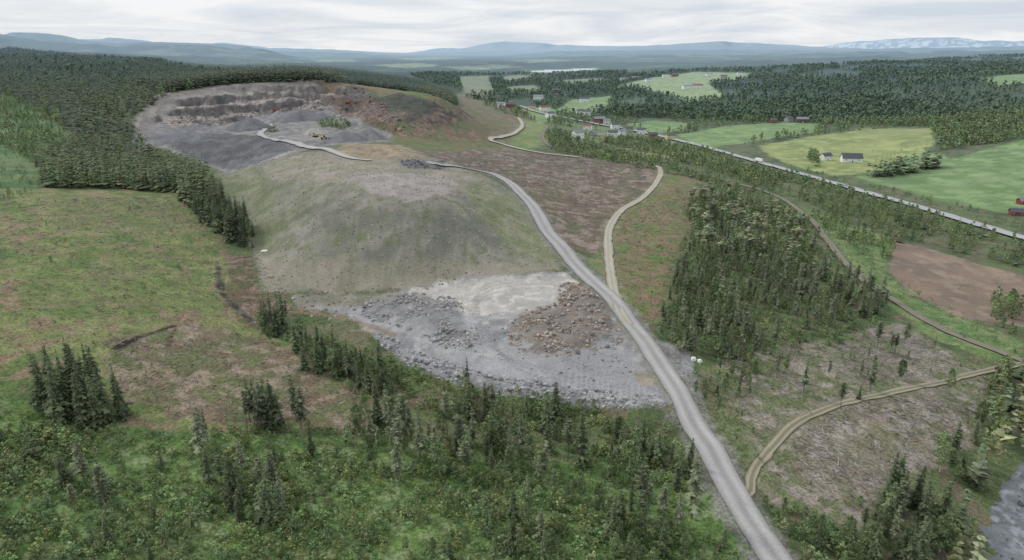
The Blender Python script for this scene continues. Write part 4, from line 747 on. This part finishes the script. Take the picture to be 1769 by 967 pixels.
def car(u,v,rot,c,label,dz=1.4):
    x,y,z=at(u,v); r=empty('car',(x[0],y[0],z[0]+dz),math.radians(rot),label=label,cat='car')
    b=solid('body',[(-2.1,2.1,-.85,.85,.3,.85)],MC[c],r,([(-1.8,-.8,.852),(1.0,-.8,.852),(.4,-.65,1.4),(-1.4,-.65,1.4),(-1.8,.8,.852),(1.0,.8,.852),(.4,.65,1.4),(-1.4,.65,1.4)],[(0,1,2,3),(4,7,6,5),(3,2,6,7),(1,5,6,2),(0,3,7,4)]))
    solid('window',[(-1.2,.3,-.8,-.74,.95,1.25),(-1.2,.3,.74,.8,.95,1.25)],MC['glass'],b)
    for wx in (-1.3,1.3):
        for s in (-.8,.8): wheel(r,wx,s,.32,.2)
def hrot(u):
    A,_=ray(np.array([u]),np.array([280])); k=int(np.argmin(np.abs(np.arctan2(hwq[:-1,0],hwq[:-1,1])-A[0]))); d=hwq[k+1]-hwq[k]; return math.degrees(math.atan2(d[1],d[0]))
truck(1310,281,hrot(1310),'white','white lorry driving on the highway')
car(1196,249,hrot(1196),'white','white car on the highway left of the lorry'); car(1105,229,hrot(1105),'red','red car on the highway beyond the white car'); car(1460,323,hrot(1460),'grey','grey car on the highway right of the lorry')
car(486,238,20,'white','white van-like car parked at the quarry entrance',.3); car(1043,243,60,'grey','grey car parked in the hamlet',.2)
def excavator(u,v,rot,c,label):
    x,y,z=at(u,v); r=empty('excavator',(x[0],y[0],z[0]),math.radians(rot),label=label,cat='excavator')
    for s in (-1,1): solid('track',[(-2.2,2.2,s*1.3-.35,s*1.3+.35,0,1.0),(-2.5,2.5,s*1.3-.3,s*1.3+.3,.25,.75)],MC['black'],r)
    solid('body',[(-2.6,1.4,-1.4,1.4,1.15,2.4),(-2.8,-1.6,-1.3,1.3,1.3,2.9)],MC[c],r); cb=solid('cab',[(-.2,1.5,.3,1.4,2.402,3.6)],MC[c],r); solid('window',[(1.505,1.52,.4,1.3,2.6,3.5),(0,1.3,1.405,1.42,2.6,3.5)],MC['glass'],cb)
    for nm,p0,p1,w in (('boom',(1.2,-.3,2.2),(4.4,-.3,4.9),.3),('stick',(4.4,-.3,4.9),(6.6,-.3,2.4),.22)):
        V=[];Fc=[]; tube(V,Fc,p0,p1,w*1.3,w,4); mesh_np(nm,np.array(V),np.array(Fc),MC[c],parent=r)
    solid('bucket',[(6.0,7.0,-.9,.3,1.3,1.5),(6.8,7.0,-.9,.3,1.502,2.4),(6.0,6.8,-.9,-.8,1.502,2.3),(6.0,6.8,.2,.3,1.502,2.3)],MC['steel'],r)
excavator(478,193,200,'orange','orange excavator on the upper bench of the quarry'); excavator(600,178,30,'orange','orange excavator on the right rim of the quarry'); excavator(545,236,160,'ypaint','yellow excavator beside the gravel piles at the quarry entrance')
def loader(u,v,rot,label):
    x,y,z=at(u,v); r=empty('wheel_loader',(x[0],y[0],z[0]),math.radians(rot),label=label,cat='wheel loader')
    solid('body',[(-3.2,-.6,-1.1,1.1,1.1,2.4),(-.6,1.6,-.6,.6,1.0,1.8)],MC['ypaint'],r); solid('cab',[(-.598,.9,-.8,.8,1.802,3.4)],MC['glass'],r); solid('arm',[(1.602,3.3,-.5,-.3,.9,1.2),(1.602,3.3,.3,.5,.9,1.2)],MC['ypaint'],r); solid('bucket',[(3.302,4.4,-1.4,1.4,.3,.5),(3.302,3.5,-1.4,1.4,.502,1.5)],MC['steel'],r)
    for wx in (-2.2,1.6):
        for s in (-1.2,1.2): wheel(r,wx,s,.85,.6)
loader(560,240,20,'yellow wheel loader parked by the quarry entrance'); loader(420,214,70,'yellow wheel loader on the quarry floor')
# crusher with conveyor
x,y,z=at(572,246); r=empty('stone_crusher',(x[0],y[0],z[0]),.4,label='grey stone crusher with a raised conveyor beside the gravel piles',cat='crusher')
solid('hopper',[(-3,3,-1.5,1.5,2,5)],MC['steel'],r); solid('frame',[(-4,4,-1.2,1.2,1,1.9)],MC['dark'],r)
for s in (-3,3): 
    for t in (-1,1): solid('leg',[(s-.2,s+.2,t-.2,t+.2,0,.99)],MC['steel'],r)
V=[];Fc=[]; tube(V,Fc,(3,0,2),(13,0,9),.5,.5,4); mesh_np('conveyor',np.array(V),np.array(Fc),MC['dark'],parent=r)
solid('support',[(9.8,10.1,-.3,.3,0,6.4)],MC['steel'],r)
# gravel stockpiles
def pile(u,v,rad,hh,c,label,sq=1.):
    x,y,z=at(u,v); V=[];C_=[];nr,na=18,64
    for i in range(nr):
        for j in range(na):
            t=i/(nr-1); an=2*math.pi*j/na; rr=rad*t*(1+.2*math.sin(an*2+u)+.12*math.sin(an*5+v)+.05*math.sin(an*11)); px_=x[0]+math.cos(an)*rr*sq; py_=y[0]+math.sin(an)*rr
            zz=max(0,(1-t))**.95*hh*(1-.08*math.exp(-t*14))*(.8+.4*float(vn(np.array([px_/7]),np.array([py_/7]),4)[0])); V.append((px_,py_,float(zat(np.array([px_]),np.array([py_]))[0])*t+(z[0])*(1-t)+zz-(.6 if i==nr-1 else 0)+random.uniform(-.1,.1)*hh/6))
            C_.append(lin(*c)*random.uniform(.85,1.15))
    Fq=[(i*na+j,i*na+(j+1)%na,(i+1)*na+(j+1)%na,(i+1)*na+j) for i in range(nr-1) for j in range(na)]
    o=mesh_np('gravel_pile',np.array(V),np.array(Fq)[:,::-1],MGR,True,np.array(C_)); tag(o,label,'gravel pile')
pile(432,222,20,13,(112,111,113),'largest dark grey gravel cone on the quarry floor',1.4); pile(522,206,22,13,(122,120,121),'wide grey gravel heap behind the quarry grove',1.5); pile(596,243,16,10,(122,119,120),'grey gravel heap at the right of the quarry entrance',1.3)
pile(634,238,16,10,(134,132,132),'lighter grey gravel heap rightmost at the quarry entrance',1.2); pile(318,238,18,9,(124,123,126),'low bluish gravel heap at the left of the quarry floor',1.4); pile(545,230,12,6,(160,157,153),'small pale gravel heap in front of the quarry grove',1.4); pile(482,204,15,9,(136,133,134),'grey gravel heap on the upper quarry bench',1.4)
# small things
x,y,z=at(458,434); o=solid('tarpaulin',[(-2,2,-1.1,1.1,0,.35),(-1.4,1.6,-.8,.9,.352,.6)],MC['white']); o.location=(x[0],y[0],z[0]); tag(o,'small white covered bundle at the left foot of the mound','bundle')
for i,(u,v,lb) in enumerate(((1198,622,'white stone sack left of the pair beside the haul road'),(1208,626,'white stone sack right of the pair beside the haul road'),(1201,634,'pale block in front of the two sacks beside the haul road'))):
    x,y,z=at(u,v); o=solid('sack',[(-.8,.8,-.7,.7,0,.9),(-.6,.6,-.5,.5,.902,1.2)],MC['white' if i<2 else 'grey']); o.location=(x[0],y[0],z[0]); o.rotation_euler=(0,0,i*.5); tag(o,lb,'sack')
# ---------------------------------------------------------------- camera, light, sky
cam=bpy.data.cameras.new('camera'); co=bpy.data.objects.new('camera',cam); COLL.objects.link(co); co.location=(0,0,H); co.rotation_euler=(math.pi/2-P,0,0)
cam.sensor_width=36; cam.lens=36*F/1769; cam.clip_end=100000; cam.clip_start=1; SC.camera=co
sl=bpy.data.lights.new('sun','SUN'); sl.energy=1.5; sl.angle=math.radians(11); sl.color=(1,.96,.9); so=bpy.data.objects.new('sun',sl); COLL.objects.link(so)
el,az_=math.radians(44),math.radians(-60)
so.rotation_euler=(math.pi/2-el,0,-az_+math.pi)
w=bpy.data.worlds.new('World'); SC.world=w; w.use_nodes=True; nt=w.node_tree; N=nt.nodes; L=nt.links; bg=N['Background']; bg.inputs[1].default_value=.1
sk=N.new('ShaderNodeTexSky'); sk.sky_type='NISHITA'; sk.sun_disc=False; sk.sun_elevation=el; sk.sun_rotation=az_
tc=N.new('ShaderNodeTexCoord'); sp=N.new('ShaderNodeSeparateXYZ'); L.new(tc.outputs['Generated'],sp.inputs[0])
def mth(op,a,b):
    m_=N.new('ShaderNodeMath'); m_.operation=op
    for i,q in enumerate((a,b)):
        if isinstance(q,(int,float)): m_.inputs[i].default_value=q
        else: L.new(q,m_.inputs[i])
    return m_.outputs[0]
zz=mth('ADD',mth('MAXIMUM',sp.outputs[2],0),.085); cb=N.new('ShaderNodeCombineXYZ'); L.new(mth('DIVIDE',sp.outputs[0],zz),cb.inputs[0]); L.new(mth('DIVIDE',sp.outputs[1],zz),cb.inputs[1])
nz=N.new('ShaderNodeTexNoise'); nz.inputs['Scale'].default_value=.55; nz.inputs['Detail'].default_value=7; nz.inputs['Roughness'].default_value=.6; nz.inputs['Distortion'].default_value=.6; L.new(cb.outputs[0],nz.inputs['Vector'])
cr=N.new('ShaderNodeValToRGB'); cr.color_ramp.elements[0].position=.36; cr.color_ramp.elements[0].color=(6.5,7.15,7.9,1); cr.color_ramp.elements[1].position=.60; cr.color_ramp.elements[1].color=(9.2,9.3,9.45,1); L.new(nz.outputs[0],cr.inputs[0])
mx=N.new('ShaderNodeMix'); mx.data_type='RGBA'; mx.inputs[0].default_value=.94; L.new(sk.outputs[0],mx.inputs[6]); L.new(cr.outputs[0],mx.inputs[7]); L.new(mx.outputs[2],bg.inputs[0])
SC.view_settings.view_transform='Standard'; SC.view_settings.look='None'; SC.view_settings.exposure=0
